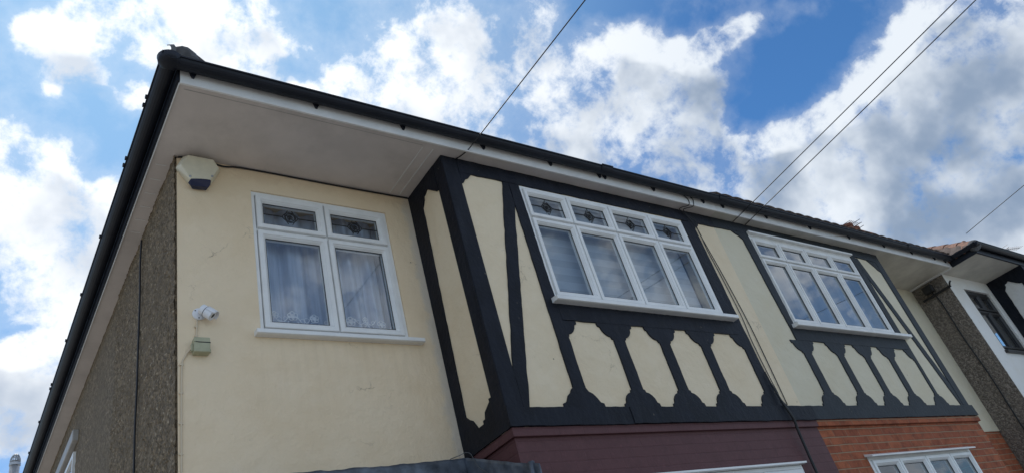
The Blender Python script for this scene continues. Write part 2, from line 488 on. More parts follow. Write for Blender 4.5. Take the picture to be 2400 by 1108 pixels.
# ------------------------------------------------------------------ geometry helpers
class MB:
    def __init__(s):
        s.v, s.f = [], []

    def face(s, pts):
        i = len(s.v)
        s.v += [tuple(p) for p in pts]
        s.f.append(tuple(range(i, i + len(pts))))

    def box(s, x0, x1, y0, y1, z0, z1):
        i = len(s.v)
        s.v += [(x, y, z) for x in (x0, x1) for y in (y0, y1) for z in (z0, z1)]
        for q in ((0, 1, 3, 2), (4, 6, 7, 5), (0, 4, 5, 1), (2, 3, 7, 6), (0, 2, 6, 4), (1, 5, 7, 3)):
            s.f.append(tuple(i + k for k in q))
        return s

    def prism(s, poly, d0, d1, axis='Y'):
        """polygon in the (x,z) or (y,z) or (x,y) plane, extruded from d0 to d1 along the axis"""
        def P(a, b, d):
            return (a, d, b) if axis == 'Y' else (d, a, b) if axis == 'X' else (a, b, d)
        n = len(poly)
        tri = tessellate_polygon([[Vector((a, b, 0)) for a, b in poly]])
        i = len(s.v)
        s.v += [P(a, b, d0) for a, b in poly] + [P(a, b, d1) for a, b in poly]
        for t in tri:
            s.f.append(tuple(i + k for k in t))
            s.f.append(tuple(i + n + k for k in reversed(t)))
        for k in range(n):
            q = (k + 1) % n
            s.f.append((i + k, i + q, i + n + q, i + n + k))
        return s

    def sweep(s, x0, x1, z0, z1, prof):
        """rectangular mitred frame in the (x,z) plane: prof is a closed list of (inset, y)"""
        base = len(s.v)
        for ins, y in prof:
            a, b, c, d = x0 + ins, x1 - ins, z0 + ins, z1 - ins
            s.v += [(a, y, c), (b, y, c), (b, y, d), (a, y, d)]
        m = len(prof)
        for k in range(m):
            q = (k + 1) % m
            for e in range(4):
                h = (e + 1) % 4
                s.f.append((base + 4 * k + e, base + 4 * k + h, base + 4 * q + h, base + 4 * q + e))
        return s

    def tube(s, pts, r, seg=8, caps=True):
        pts = [Vector(p) for p in pts]
        n = len(pts)
        base = len(s.v)
        up = None
        for i, p in enumerate(pts):
            t = (pts[min(i + 1, n - 1)] - pts[max(i - 1, 0)])
            t = t.normalized() if t.length else Vector((0, 0, 1))
            if up is None:
                up = Vector((0, 0, 1)) if abs(t.z) < .9 else Vector((1, 0, 0))
            a = t.cross(up)
            if a.length < 1e-5:
                a = t.orthogonal()
            a.normalize()
            b = a.cross(t).normalized()
            up = b
            rr = r[i] if isinstance(r, (list, tuple)) else r
            for k in range(seg):
                an = 2 * math.pi * k / seg
                s.v.append(tuple(p + a * math.cos(an) * rr + b * math.sin(an) * rr))
        for i in range(n - 1):
            for k in range(seg):
                q = (k + 1) % seg
                s.f.append((base + i * seg + k, base + i * seg + q, base + (i + 1) * seg + q, base + (i + 1) * seg + k))
        if caps:
            s.f.append(tuple(base + k for k in reversed(range(seg))))
            s.f.append(tuple(base + (n - 1) * seg + k for k in range(seg)))
        return s

    def lathe(s, prof, origin, axis, seg=24):
        """prof: (distance along the axis, radius)"""
        o, ax = Vector(origin), Vector(axis).normalized()
        return s.tube([o + ax * d for d, _ in prof], [max(r, 1e-4) for _, r in prof], seg)

    def grid(s, fn, nu, nv):
        b = len(s.v)
        for i in range(nu + 1):
            for j in range(nv + 1):
                s.v.append(tuple(fn(i / nu, j / nv)))
        for i in range(nu):
            for j in range(nv):
                a = b + i * (nv + 1) + j
                s.f.append((a, a + 1, a + nv + 2, a + nv + 1))
        return s

    def build(s, name, mat, parent=None, smooth=False, bevel=0.0, recalc=True, solid=0.0):
        off = Vector((0, 0, 0))
        p = parent
        while p is not None:
            off += p.location
            p = p.parent
        me = bpy.data.meshes.new(name)
        me.from_pydata([tuple(Vector(v) - off) for v in s.v], [], s.f)
        if recalc:
            bm = bmesh.new()
            bm.from_mesh(me)
            bmesh.ops.remove_doubles(bm, verts=bm.verts, dist=1e-5)
            bmesh.ops.recalc_face_normals(bm, faces=bm.faces)
            bm.to_mesh(me)
            bm.free()
        me.materials.append(M[mat] if isinstance(mat, str) else mat)
        if smooth:
            me.shade_smooth()
        o = bpy.data.objects.new(name, me)
        col.objects.link(o)
        if parent is not None:
            o.parent = parent
        if solid:
            md = o.modifiers.new('solid', 'SOLIDIFY')
            md.thickness = solid
            md.offset = 0
        if bevel:
            md = o.modifiers.new('bevel', 'BEVEL')
            md.width = bevel
            md.segments = 2
            md.limit_method = 'ANGLE'
            md.angle_limit = R(35)
        return o


def thing(name, loc, label, cat, group=None):
    o = bpy.data.objects.new(name, None)
    o.empty_display_size = .2
    o.location = loc
    col.objects.link(o)
    return tag(o, label, cat, group)


def tag(o, label=None, cat=None, group=None, kind=None):
    if label:
        o['label'] = label
    if cat:
        o['category'] = cat
    if group:
        o['group'] = group
    if kind:
        o['kind'] = kind
    return o


def jitter(poly, step=.045, amp=.0036, seed=0):
    """hand-cut, hand-painted edge"""
    out = []
    n = len(poly)
    for i in range(n):
        a, b = Vector(poly[i]), Vector(poly[(i + 1) % n])
        k = max(1, int((b - a).length / step))
        for j in range(k):
            p = a.lerp(b, j / k)
            w = amp if j else amp * .3
            q = Vector((p.x * 13 + seed, p.y * 13, seed * 3.1))
            out.append((p.x + w * noise.noise(q) * 1.6, p.y + w * noise.noise(q + Vector((5, 9, 2))) * 1.6))
    return out


def wall_grid(mb, x0, x1, z0, z1, y0, y1, holes):
    """wall slab between y0 (front) and y1 with rectangular openings"""
    xs = sorted({x0, x1, *[h[0] for h in holes], *[h[1] for h in holes]})
    zs = sorted({z0, z1, *[h[2] for h in holes], *[h[3] for h in holes]})
    inside = lambda x, z: any(h[0] < x < h[1] and h[2] < z < h[3] for h in holes)
    solid = {}
    for i in range(len(xs) - 1):
        for j in range(len(zs) - 1):
            solid[i, j] = not inside((xs[i] + xs[i + 1]) / 2, (zs[j] + zs[j + 1]) / 2)
    for (i, j), sld in solid.items():
        if not sld:
            continue
        a, b, c, d = xs[i], xs[i + 1], zs[j], zs[j + 1]
        mb.face([(a, y0, c), (b, y0, c), (b, y0, d), (a, y0, d)])
        mb.face([(a, y1, c), (a, y1, d), (b, y1, d), (b, y1, c)])
        for di, dj, q in ((-1, 0, [(a, y0, c), (a, y0, d), (a, y1, d), (a, y1, c)]), (1, 0, [(b, y0, c), (b, y1, c), (b, y1, d), (b, y0, d)]),
                          (0, -1, [(a, y0, c), (a, y1, c), (b, y1, c), (b, y0, c)]), (0, 1, [(a, y0, d), (b, y0, d), (b, y1, d), (a, y1, d)])):
            if not solid.get((i + di, j + dj), False):
                mb.face(q)
    return mb


# ------------------------------------------------------------------ windows
def rose(mb, cx, cz, y, x0, x1, z0, z1, s=1.0, stem=True):
    r = .0036
    def T(pts):
        mb.tube([(cx + a * s, y, cz + b * s) for a, b in pts], r, 6)
    mb.tube([(x0, y, cz), (cx - .062 * s, y, cz)], r, 6)
    mb.tube([(cx + .062 * s, y, cz), (x1, y, cz)], r, 6)
    for sg in (1, -1):
        T([(-.062 + .124 * k / 12, sg * .046 * math.sin(math.pi * k / 12) ** .8) for k in range(13)])
        T([(sg * (.016 + .026 * math.sin(math.pi * k / 10)), -.062 + .124 * k / 10) for k in range(11)])
    T([(.036 * math.cos(a), .036 * math.sin(a)) for a in [2 * math.pi * k / 16 for k in range(17)]])
    T([((.006 + .018 * k / 22) * math.cos(.5 * k), (.006 + .018 * k / 22) * math.sin(.5 * k)) for k in range(23)])
    T([(-.03, .02), (-.008, .004), (.004, -.012), (.026, -.022)])
    if stem:
        mb.tube([(cx, y, cz + .060 * s), (cx, y, z1)], r * .8, 6)
        mb.tube([(cx, y, cz - .060 * s), (cx, y, z0)], r * .8, 6)


def window(parent, x0, x1, z0, z1, y, mulls, ztr, roses=(), mat='upvc', glass='glass', border=.028, sashw=.052, head=0.0,
           sill=None, depth=.07, label=None, rose_stem=True):
    """casement window: frame (the part), each sash, the glazing, leaded roses and the sill below it. y is the outer face"""
    fr = MB()
    fr.sweep(x0, x1, z0, z1, [(0, y + depth), (0, y), (border - .004, y), (border, y + .006), (border, y + depth)])
    if head:
        fr.box(x0 + border, x1 - border, y + .002, y + depth, z1 - head, z1 - border)
    edges = [x0 + border] + list(mulls) + [x1 - border]
    for m in mulls:
        fr.box(m - .011, m + .011, y + .010, y + depth - .004, z0 + border, z1 - border - head * .5)
    if ztr:
        fr.box(x0 + border, x1 - border, y + .012, y + depth - .006, ztr - .013, ztr + .013)
    w = fr.build('window', mat, parent, bevel=.003)
    if label:
        w['label'] = label
    rows = [(z0 + border, ztr - .007), (ztr + .007, z1 - max(border, head))] if ztr else [(z0 + border, z1 - max(border, head))]
    gl = MB()
    ri = 0
    for i in range(len(edges) - 1):
        a = edges[i] + (.004 if i == 0 else .006)
        b = edges[i + 1] - (.004 if i == len(edges) - 2 else .006)
        for j, (c, d) in enumerate(rows):
            c2, d2 = c + .004, d - .004
            sw = sashw
            mb = MB().sweep(a, b, c2, d2, [(0, y + .05), (0, y - .010), (.003, y - .014), (sw * .60, y - .014), (sw * .70, y - .006),
                                          (sw * .78, y - .004), (sw, y + .012), (sw, y + .05)])
            mb.build('sash', mat, w)
            gl.face([(a + sw - .004, y + .02, c2 + sw - .004), (b - sw + .004, y + .02, c2 + sw - .004), (b - sw + .004, y + .02, d2 - sw + .004), (a + sw - .004, y + .02, d2 - sw + .004)])
            gk = MB().sweep(a + sw - .0005, b - sw + .0005, c2 + sw - .0005, d2 - sw + .0005, [(0, y + .019), (0, y + .012), (.004, y + .012), (.004, y + .019)])
            gk.build('glazing_bead', 'black', w)
            if j == 1 and roses:
                rm = MB()
                rose(rm, (a + b) / 2 if roses is True else roses[i], (c2 + d2) / 2, y + .017, a + sw, b - sw, c2 + sw, d2 - sw, min(1, (d2 - c2 - 2 * sw) / .15), rose_stem)
                rm.build('leaded_rose', 'came', w)
    gl.build('glazing', glass, w)
    if sill:
        sx0, sx1, sz0, sz1, sy, wy = sill
        sb = MB().prism([(sy, sz0 + .004), (sy, sz1 - .012), (wy, sz1), (wy, sz0), (sy + .012, sz0)], sx0, sx1, 'X')
        sb.build('sill', mat, w, bevel=.003)
    return w


# ------------------------------------------------------------------ ground
MB().box(-60, 90, -60, 60, -.5, 0).build('ground', 'ground')
tag(bpy.data.objects['ground'], kind='structure')
rd = MB().box(-60, 90, -16, -9, -.1, .004).build('road', 'road')
tag(rd, kind='structure')

# ------------------------------------------------------------------ constants of the terrace
B = -.583            # front face of the bays
ZS = 5.40            # soffit height
X1A, XP, X2B, XC = 1.905, 5.32, 8.86, 10.97
YF = -.697           # fascia line
OG = [(0, .148), (.016, .143), (.020, .124), (.048, .116), (.074, .098), (.096, .070), (.106, .038), (.128, .030), (.134, 0)]


def corner_cut(cx, cz, sx, sz, k=1.0):
    """ogee bracket that fills the corner (cx,cz) of a panel; sx,sz point into the panel; runs from the upright to the rail"""
    return [(cx + sx * u * k, cz + sz * v * k) for u, v in OG]


def stud_poly(xl, xr, z0, z1, left=True, right=True):
    """upright between two panels with shaped brackets at head and foot"""
    p = []
    if right:
        p += list(reversed(corner_cut(xr, z0, 1, 1)))        # rail -> upright
        p += corner_cut(xr, z1, 1, -1)
    else:
        p += [(xr, z0), (xr, z1)]
    if left:
        p += list(reversed(corner_cut(xl, z1, -1, -1)))
        p += corner_cut(xl, z0, -1, 1)
    else:
        p += [(xl, z1), (xl, z0)]
    return p


def board(parent, name, poly, y, th, mat, axis='Y', seed=0, sgn=-1):
    return MB().prism(jitter(poly, seed=seed), y + sgn * th, y - sgn * .003, axis).build(name, mat, parent, bevel=.004)


def tub_arc(n=8, r=.058):
    return [(r * math.cos(a), r * math.sin(a)) for a in [math.pi + math.pi * k / n for k in range(n + 1)]]


def gutter_run(parent, a, b, out, zr, r=.06, name='gutter', mat='gutter'):
    """half-round gutter from a to b (points on the fascia line); out = unit vector away from the wall"""
    a, b, out = Vector(a), Vector(b), Vector(out)
    n = 10
    th = .004
    sec = [(r * math.cos(t), r * math.sin(t)) for t in [math.pi + math.pi * k / n for k in range(n + 1)]]
    sec = sec + [(r + .006, 0), (r + .006, -.012), (r, -.012)]
    sec2 = [((r - th) * math.cos(t), (r - th) * math.sin(t)) for t in [2 * math.pi - math.pi * k / n for k in range(n + 1)]]
    prof = sec + sec2[0:]
    mb = MB()
    rings = []
    L = (b - a).length
    k = max(1, int(L / .9))
    for i in range(k + 1):
        p = a.lerp(b, i / k)
        base = len(mb.v)
        sag = .0025 * noise.noise(Vector((i * 1.7, a.x, 3)))
        for (d, z) in prof:
            q = p + out * (r + .004 + d)
            mb.v.append((q.x, q.y, zr + z + sag))
        rings.append(base)
    m = len(prof)
    for i in range(k):
        for e in range(m):
            h = (e + 1) % m
            mb.f.append((rings[i] + e, rings[i] + h, rings[i + 1] + h, rings[i + 1] + e))
    for base in (rings[0], rings[-1]):
        mb.f.append(tuple(base + e for e in range(n + 1)))
    return mb.build(name, mat, parent)


def bracket_mesh(out, along, r=.064, clip=True):
    """gutter bracket at the origin of the fascia line: back plate with pointed foot and a cradle strap round the gutter"""
    out, along = Vector(out), Vector(along)
    mb = MB()
    w = .020
    # back plate: tapered foot
    for s0, s1, z0, z1 in () if clip else ((.35, 1.35, -.066, -.010), (1.35, 1.5, -.010, .03)):
        pts = []
        for d in (0, .016):
            for (sa, z) in ((-s0, z0), (s0, z0), (s1, z1), (-s1, z1)):
                pts.append(out * d + along * w * sa + Vector((0, 0, z)))
        i = len(mb.v)
        mb.v += [tuple(p) for p in pts]
        for q in ((0, 1, 2, 3), (7, 6, 5, 4), (0, 4, 5, 1), (1, 5, 6, 2), (2, 6, 7, 3), (3, 7, 4, 0)):
            mb.f.append(tuple(i + k for k in q))
    # thin clip over the front lip
    if clip:
        i = len(mb.v)
        for d in (r * 1.93, r * 1.93 + .012):
            for z in (-.012, .010):
                for sa in (-1, 1):
                    mb.v.append(tuple(out * (d + .004) + along * .012 * sa + Vector((0, 0, z))))
        for q in ((0, 1, 3, 2), (4, 6, 7, 5), (0, 4, 5, 1), (2, 3, 7, 6), (0, 2, 6, 4), (1, 5, 7, 3)):
            mb.f.append(tuple(i + k for k in q))
    return mb


def add_brackets(gut, spots, out, along, zr, foot=True):
    first = None
    for sp in spots:
        if first is None:
            mb = bracket_mesh(out, along, .057, not foot)
            first = mb.build('bracket', 'gutter', None)
            o = first
        else:
            o = first.copy()
            col.objects.link(o)
        o.parent = gut
        base = Vector((0, 0, 0))
        p = gut
        while p is not None:
            base += p.location
            p = p.parent
        o.location = Vector((sp[0], sp[1], zr)) - base


def union_piece(gut, at, along, out, zr, w=.06, r=.058):
    a = Vector((at[0], at[1], 0)) - Vector(along) * w / 2
    b = a + Vector(along) * w
    return gutter_run(gut, a, b, out, zr + .006, r, 'gutter_union')


# ------------------------------------------------------------------ pebbledash relief
def pebble_wall(parent, x, y0, y1, z0, z1, step, amp, mat, sgn=-1, name='flank_wall'):
    def fn(u, v):
        y, z = y0 + (y1 - y0) * u, z0 + (z1 - z0) * v
        p = Vector((y * 38, z * 38, 1.3))
        p2 = p + Vector((noise.noise(p * .6), noise.noise(p * .6 + Vector((7, 3, 1))), 0)) * 1.1
        d = noise.voronoi(p2)[0]
        h = max(0, .75 - d[0]) * .9 + .4 * noise.noise(p * .5) + .5 * noise.noise(Vector((y * 3, z * 3, 4)))
        edge = min(1, (y - y0 + .012) / .02)
        if u < .008:
            y -= .010 * max(0, noise.noise(Vector((3, z * 45, 8)))) + .004 * noise.noise(Vector((1, z * 110, 2)))
        return (x + sgn * (amp * h + .004) * edge, y, z)
    return MB().grid(fn, int((y1 - y0) / step), int((z1 - z0) / step)).build(name, mat, parent, smooth=False, recalc=False)


# ------------------------------------------------------------------ HOUSE A
hA = thing('house', (0, 0, 0), 'nearest house with warm cream render, pebbledashed side and maroon painted brick below', 'house', 'houses of the terrace')
WA = (.527, 1.642, 4.0, 5.195)
mb = MB()
wall_grid(mb, .012, X1A, 2.0, ZS + .02, 0, .22, [(WA[0], WA[1], WA[2], WA[3])])
mb.build('front_wall', 'cream', hA)
# flank wall: relief near the corner, coarser further back
mb = MB()
mb.box(.0, .2, .012, 8.4, 0, ZS + .02)
# keep the flank body just behind the pebble relief
fl = mb.build('flank_core', 'pebble', hA)
pw = pebble_wall(hA, 0.0, -.004, 2.0, 2.2, ZS + .01, .0125, .017, 'pebble')
MB().grid(lambda u, v: (-.004 - .006 * noise.noise(Vector((u * 60, v * 60, 0))), 2.0 + 6.4 * u, 2.2 + 3.21 * v), 120, 70).build('flank_wall', 'pebble', hA, recalc=False)
MB().box(.2, XP, 8.2, 8.4, 0, ZS).build('rear_wall', 'pebble', hA)
MB().box(.2, XP, .22, 8.2, ZS + .04, ZS + .08).build('ceiling', 'interior', hA)
MB().box(.2, XP, .22, 8.2, 2.72, 2.8).build('floor', 'interior', hA)
MB().box(.2, XP, 3.2, 3.3, 2.8, ZS + .04).build('room_wall', 'interior', hA)

# bay body (render) and lower brick
WB = (2.652, 4.775, 4.10, 5.25)
GA = (2.62, 4.918, 1.2, 2.657)
mb = MB()
wall_grid(mb, X1A, XP, 3.05, ZS, B, B + .18, [WB])
mb.box(X1A, X1A + .18, B + .18, 0.0, 3.05, ZS)
mb.build('bay_wall', 'cream_bay', hA)
XM = 5.43
mb = MB()
wall_grid(mb, X1A + .012, XM, .0, 2.985, B + .015, B + .22, [GA])
mb.box(X1A + .012, X1A + .2, B + .22, .0, .0, 2.985)
mb.build('brick_wall', 'maroon', hA)
mb = MB().box(X1A - .006, XM, B - .010, B + .2, 2.985, 3.0485)
mb.box(X1A - .006, X1A + .2, B + .2, -.002, 2.985, 3.0485)
mb.build('brick_course', 'maroon', hA, bevel=.004)


def near_half(parent, mat, X1, B, WB, dx=0.0, full=True, top=ZS):
    """timbering of a bay whose left corner is X1; dx shifts the measured front boards"""
    t = .012
    s = lambda pts: [(a + dx, b) for a, b in pts]
    # return side (plane X = X1), y measured from the wall at 0
    yb = B
    sc = lambda pts, y0=0: [(y * (B / -.583) if False else y + (B + .583), z) for y, z in pts]
    board(parent, 'wall_post', sc([(.0, 3.05), (.0, top), (-.10, top), (-.23, 5.24), (-.225, 5.205), (-.183, 5.152), (-.115, 3.327), (-.15, 3.292), (-.19, 3.268),
                                    (-.222, 3.215), (-.236, 3.190), (-.236, 3.05)]), X1, t, mat, 'X', 1)
    board(parent, 'return_top_rail', sc([(-.10, top), (-.23, 5.24), (-.262, 5.245), (-.295, 5.268), (-.42, 5.15), (-.455, 5.14), (-.455, top)]), X1 - .001, t, mat, 'X', 2)
    board(parent, 'return_foot', sc([(-.236, 3.05), (-.236, 3.19), (-.312, 3.19), (-.313, 3.212), (-.34, 3.215), (-.355, 3.258), (-.43, 3.300), (-.430, 3.322), (-.461, 3.32), (-.461, 3.1951), (-.605, 3.1949), (-.605, 3.05)]), X1 - .001, t, mat, 'X', 3)
    # corner post: L-shaped
    mb = MB()
    f = X1 - t
    mb.prism(jitter([(f, B - t), (X1 + .135, B - t), (X1 + .135, B + .003), (X1 + .003, B + .003), (X1 + .003, B + .583 - .455), (f, B + .583 - .455)][::1], .4, .0), 3.181, top - .001, 'Z')
    if full:
        mb.build('corner_post', mat, parent, bevel=.006)
    else:
        mb.build('corner_post', mat, parent)
    y = B
    x2 = WB[1]
    board(parent, 'top_rail', [(X1 + .135, 5.252), (X1 + .135, top - .001), (XP + dx, top - .001), (XP + dx, 5.262), (X1 + .7, 5.254)] if full else
          [(X1 + .135, 5.252), (X1 + .135, top - .001), (X1 + 3.4, top - .001), (X1 + 3.4, 5.252)], y, t + .001, mat, seed=4)
    if not full:
        return
    # little bracket under the top rail beside the corner post
    board(parent, 'bracket', [(X1 + .135, 5.13), (X1 + .16, 5.15), (X1 + .18, 5.185), (X1 + .215, 5.205), (X1 + .24, 5.235), (X1 + .255, 5.252), (X1 + .135, 5.252)], y, t - .001, mat, seed=5)
    board(parent, 'brace', [(2.478, 5.252), (2.04, 3.47), (2.04, 3.181), (2.094, 3.181), (2.541, 5.03), (2.541, 5.252)], y, t - .002, mat, seed=6)
    board(parent, 'window_post', [(2.541, 5.252)] + [(2.541, 3.34), (2.52, 3.325), (2.505, 3.30), (2.47, 3.275), (2.445, 3.235), (2.43, 3.222), (2.405, 3.215), (2.40, 3.181)] +
          [(2.80, 3.181), (2.795, 3.214), (2.765, 3.222), (2.745, 3.255), (2.715, 3.29), (2.68, 3.308), (2.662, 3.335), (2.657, 3.90), (2.651, 3.905), (2.651, 5.252)], y, t, mat, seed=7)
    # window post right side and studs under the window
    z0, z1 = 3.183, 3.908
    board(parent, 'bay_rail', [(2.651, 3.908), (4.845, 3.908), (4.845, 4.052), (2.651, 4.052)], y, t + .002, mat, seed=8)
    board(parent, 'panel_head', [(2.657, 3.908)] + [(2.657 + u, 3.908 - v) for u, v in OG], y, t - .003, mat, seed=8)
    for k, (a, b) in enumerate(((3.137, 3.262), (3.678, 3.80), (4.212, 4.337))):
        board(parent, 'stud', stud_poly(a, b, z0, z1), y, t, mat, seed=9 + k)
    board(parent, 'right_post', stud_poly(4.838, 4.95, z0, z1, True, False), y, t, mat, seed=12)
    board(parent, 'outer_post', [(4.776, 4.053), (4.776, 5.252), (5.05, 5.262), (5.03, 5.225), (4.975, 5.205), (4.955, 5.165), (4.962, 4.6), (4.972, 4.053)], y, t - .001, mat, seed=13)
    board(parent, 'outer_post', [(4.951, 3.181), (4.951, 3.90), (4.846, 3.909), (4.846, 4.052), (4.972, 4.052), (4.984, 3.5), (4.99, 3.32), (5.03, 3.275), (5.06, 3.225), (5.10, 3.181)], y, t - .003, mat, seed=14)
    mb = MB().prism(jitter([(X1 - t - .010, 3.05), (3.02, 3.046), (3.02, 3.180), (X1 - t - .010, 3.182)]), B - .026, B + .003)
    mb.build('bottom_rail', mat, parent, bevel=.005)
    mb = MB().prism(jitter([(3.022, 3.049), (XM, 3.043), (XM, 3.180), (3.022, 3.178)]), B - .031, B + .003)
    mb.build('bottom_rail', mat, parent, bevel=.005)


near_half(hA, 'timber', X1A, B, WB)

# windows of house A
wA = window(hA, *WA, .012, [1.092], 4.851, True, 'upvc', 'glass', .030, .056,
            sill=(.482, 1.735, 3.955, 4.0, -.062, .03), label='white two-column casement with leaded roses in its top lights', rose_stem=False)
wB = window(hA, *WB, B - .004, [3.168, 3.692, 4.236], 4.914, True, 'upvc', 'glass', .030, .052,
            sill=(2.605, 4.865, 4.052, 4.10, B - .085, B + .02), label='white four-column bay window with leaded roses in its top lights')
wG = window(hA, *GA, B + .02, [3.19, 3.76, 4.33], 2.30, (), 'upvc', 'glass', .035, .055, label='white window in the maroon brick, only its top edge showing')
MB().box(GA[0] - .02, GA[1] + .02, B - .03, B + .02, 2.657, 2.672).build('drip_strip', 'upvc', wG)

# side window far back on the flank, with its rendered head
wf = MB().sweep(3.95, 5.15, 3.7, 4.78, [(0, -.02), (0, .06), (.05, .06), (.05, -.02)])
vv = [(-.0 + (y - .0) * 0 - .01 - .02 + .0, x, z) for (x, y, z) in wf.v]
wf.v = [(-.03 if y < 0 else .03, x, z) for (x, y, z) in wf.v]
sw = wf.build('window', 'upvc_old', hA)
sw['label'] = 'white side window in the pebbledashed flank'
MB().box(-.018, .02, 4.53, 4.58, 3.74, 4.74).build('mullion', 'upvc', sw)
MB().box(-.01, -.006, 4.0, 5.1, 3.75, 4.73).build('glazing', 'glass_sharp', sw)
MB().box(-.06, .0, 3.86, 5.3, 4.86, 4.98).build('head_moulding', 'upvc_dull', sw, bevel=.01)

# soffit, fascia, gutters
mb = MB().box(-.135, XP, YF + .004, 0.215, ZS, ZS + .012)
mb.box(-.135, .195, .2155, 8.4, ZS, ZS + .012)
mb.build('soffit', 'soffit', hA)
for x in (1.705, 1.80):
    MB().box(x - .004, x + .004, YF + .06, -.03, ZS - .004, ZS - .0005).build('soffit_joint', 'fascia', hA)
MB().box(-.10, 1.70, YF + .040, YF + .044, ZS - .0015, ZS - .0005).build('soffit_joint', 'upvc_dull', hA)
for k in range(6):
    MB().box(-.10, -.03, .12 + k * .17, .128 + k * .17, ZS - .003, ZS - .0005).build('soffit_joint', 'fascia', hA)
FT = 5.575
MB().box(-.137, XP - .001, YF - .018, YF, ZS - .012, FT).build('fascia', 'fascia', hA, bevel=.004)
MB().box(-.155, -.1375, YF - .018, 8.4, ZS + .004, FT).build('side_fascia', 'gutter', hA)
MB().box(-.141, -.1352, YF, 8.4, ZS - .012, ZS + .0035).build('soffit_trim', 'fascia', hA)
ZG = 5.516
gA = gutter_run(hA, (-.22, YF - .018, 0), (XP - .02, YF - .018, 0), (0, -1, 0), ZG, .053)
add_brackets(gA, [(x, YF - .018) for x in (-.058, .79, 1.50, 2.262, 2.997, 3.60, 3.67, 4.345, 5.12)], (0, -1, 0), (1, 0, 0), ZG)
union_piece(gA, (3.63, YF - .018), (1, 0, 0), (0, -1, 0), ZG, .14)
gF = gutter_run(hA, (-.155, YF - .14, 0), (-.155, 8.4, 0), (-1, 0, 0), ZG, .053)
add_brackets(gF, [(-.155, y) for y in (-.40, -.32, .25, .33, 1.25, 2.15, 3.0, 3.95, 4.05, 4.9, 5.8, 6.7)], (-1, 0, 0), (0, 1, 0), ZG, False)
# mitred gutter corner
cm = MB()
cm.lathe([(0, .001), (0.0, .075), (.045, .068), (.06, .04), (.062, .001)], (-.215, YF - .08, ZG + .004), (0, 0, -1), 20)
cm.build('gutter_corner', 'gutter', gA, smooth=True)


def roof_slope(mb, fn, nu, nv):
    mb.grid(fn, nu, nv)


PT = .69
RID = 3.9


def tile_wave(s):
    return .018 * abs(math.sin(math.pi * s / .2)) ** .8


def hip_roof(parent, xl, xr, yf, ze, hip_left=True, lift=0.0, mat='tile', hip_mat='tile', rid=RID, right_hip=False, hip_dz=.035, hip_r=.105, hip_in=.07):
    """front, flank and rear slopes of one house of the pair, with tile rolls along the eaves"""
    zr = ze + (rid - yf) * PT
    run = rid - yf
    mb = MB()
    n = int((xr - xl) / .025)
    def front(u, v):
        x = xl + (xr - xl) * u
        d = run * v
        if hip_left:
            d = min(d, x - xl)
        if right_hip:
            d = min(d, xr - x)
        return (x, yf + d, ze + d * PT + tile_wave(x) + lift)
    mb.grid(front, n, 12)
    mb.grid(lambda u, v: (xl + (xr - xl) * u, 2 * rid - front(u, v)[1], front(u, v)[2]), n, 12)
    if hip_left:
        def left(u, v):
            y = yf + (2 * run) * u
            d = min(run * v, y - yf, 2 * rid - yf - y)
            return (xl + d, y, ze + d * PT + tile_wave(y) + lift)
        mb.grid(left, int(2 * run / .05), 12)
    r = mb.build('roof', mat, parent, recalc=False, solid=.02)
    # hip tiles: short overlapping half rounds
    if hip_left:
        dirv = Vector((1, 1, PT)).normalized()
        p = Vector((xl + hip_in, yf + hip_in, ze + hip_dz))
        hm = MB()
        L = run * math.sqrt(2 + PT * PT)
        k = 0
        while k * .38 < L:
            a = p + dirv * (k * .38)
            hm.tube([a, a + dirv * .40], [hip_r, hip_r * .86], 14)
            k += 1
        hm.build('hip_tile', hip_mat, r)
        em = MB()
        em.lathe([(-.03, .02), (-.025, hip_r * .9), (.0, hip_r * 1.03), (.05, hip_r * 1.02)], p, dirv, 16)
        em.build('hip_end', 'mortar', r)
    rm = MB()
    k = xl + (run if hip_left else 0)
    while k < xr:
        rm.tube([(k, rid, zr - .01), (k + .44, rid, zr - .02)], [.12, .105], 12)
        k += .42
    rm.build('ridge_tile', hip_mat, r)
    return r


rA = hip_roof(hA, -.20, XP, -.765, 5.552, hip_dz=.058)
# hip iron: a strip curled up at the corner
hi = MB()
pth = [(-.185, -.76, 5.585), (-.188, -.77, 5.615), (-.192, -.778, 5.64), (-.20, -.772, 5.662), (-.212, -.76, 5.668)]
for i in range(len(pth) - 1):
    a, b = Vector(pth[i]), Vector(pth[i + 1])
    sd = Vector((.013, -.006, 0))
    hi.face([a - sd, a + sd, b + sd, b - sd])
hi.build('hip_iron', 'iron', rA, solid=.006, recalc=False)

# lead flashing and the lean-to porch roof below it
def lead_strip(pts, w, nrm, name):
    """strip of dressed lead hanging down from a line of points"""
    mb = MB()
    n = 60
    P = [Vector(p) for p in pts]
    seg = [(P[i + 1] - P[i]).length for i in range(len(P) - 1)]
    tot = sum(seg)
    def at(t):
        d = t * tot
        for i, s in enumerate(seg):
            if d <= s or i == len(seg) - 1:
                return P[i].lerp(P[i + 1], d / s)
            d -= s
    N = Vector(nrm)
    def fn(u, v):
        p = at(u)
        q = Vector((p.x * 8, p.y * 8, p.z * 8))
        top = .006 * noise.noise(q * 2.2)
        out = .010 + .010 * noise.noise(q * 1.3 + Vector((0, v * 2, 0))) + .02 * v * v
        return p + N * out + Vector((0, 0, top - v * w))
    mb.grid(fn, n, 8)
    return mb.build(name, 'lead', hA, smooth=True, recalc=False, solid=.005)


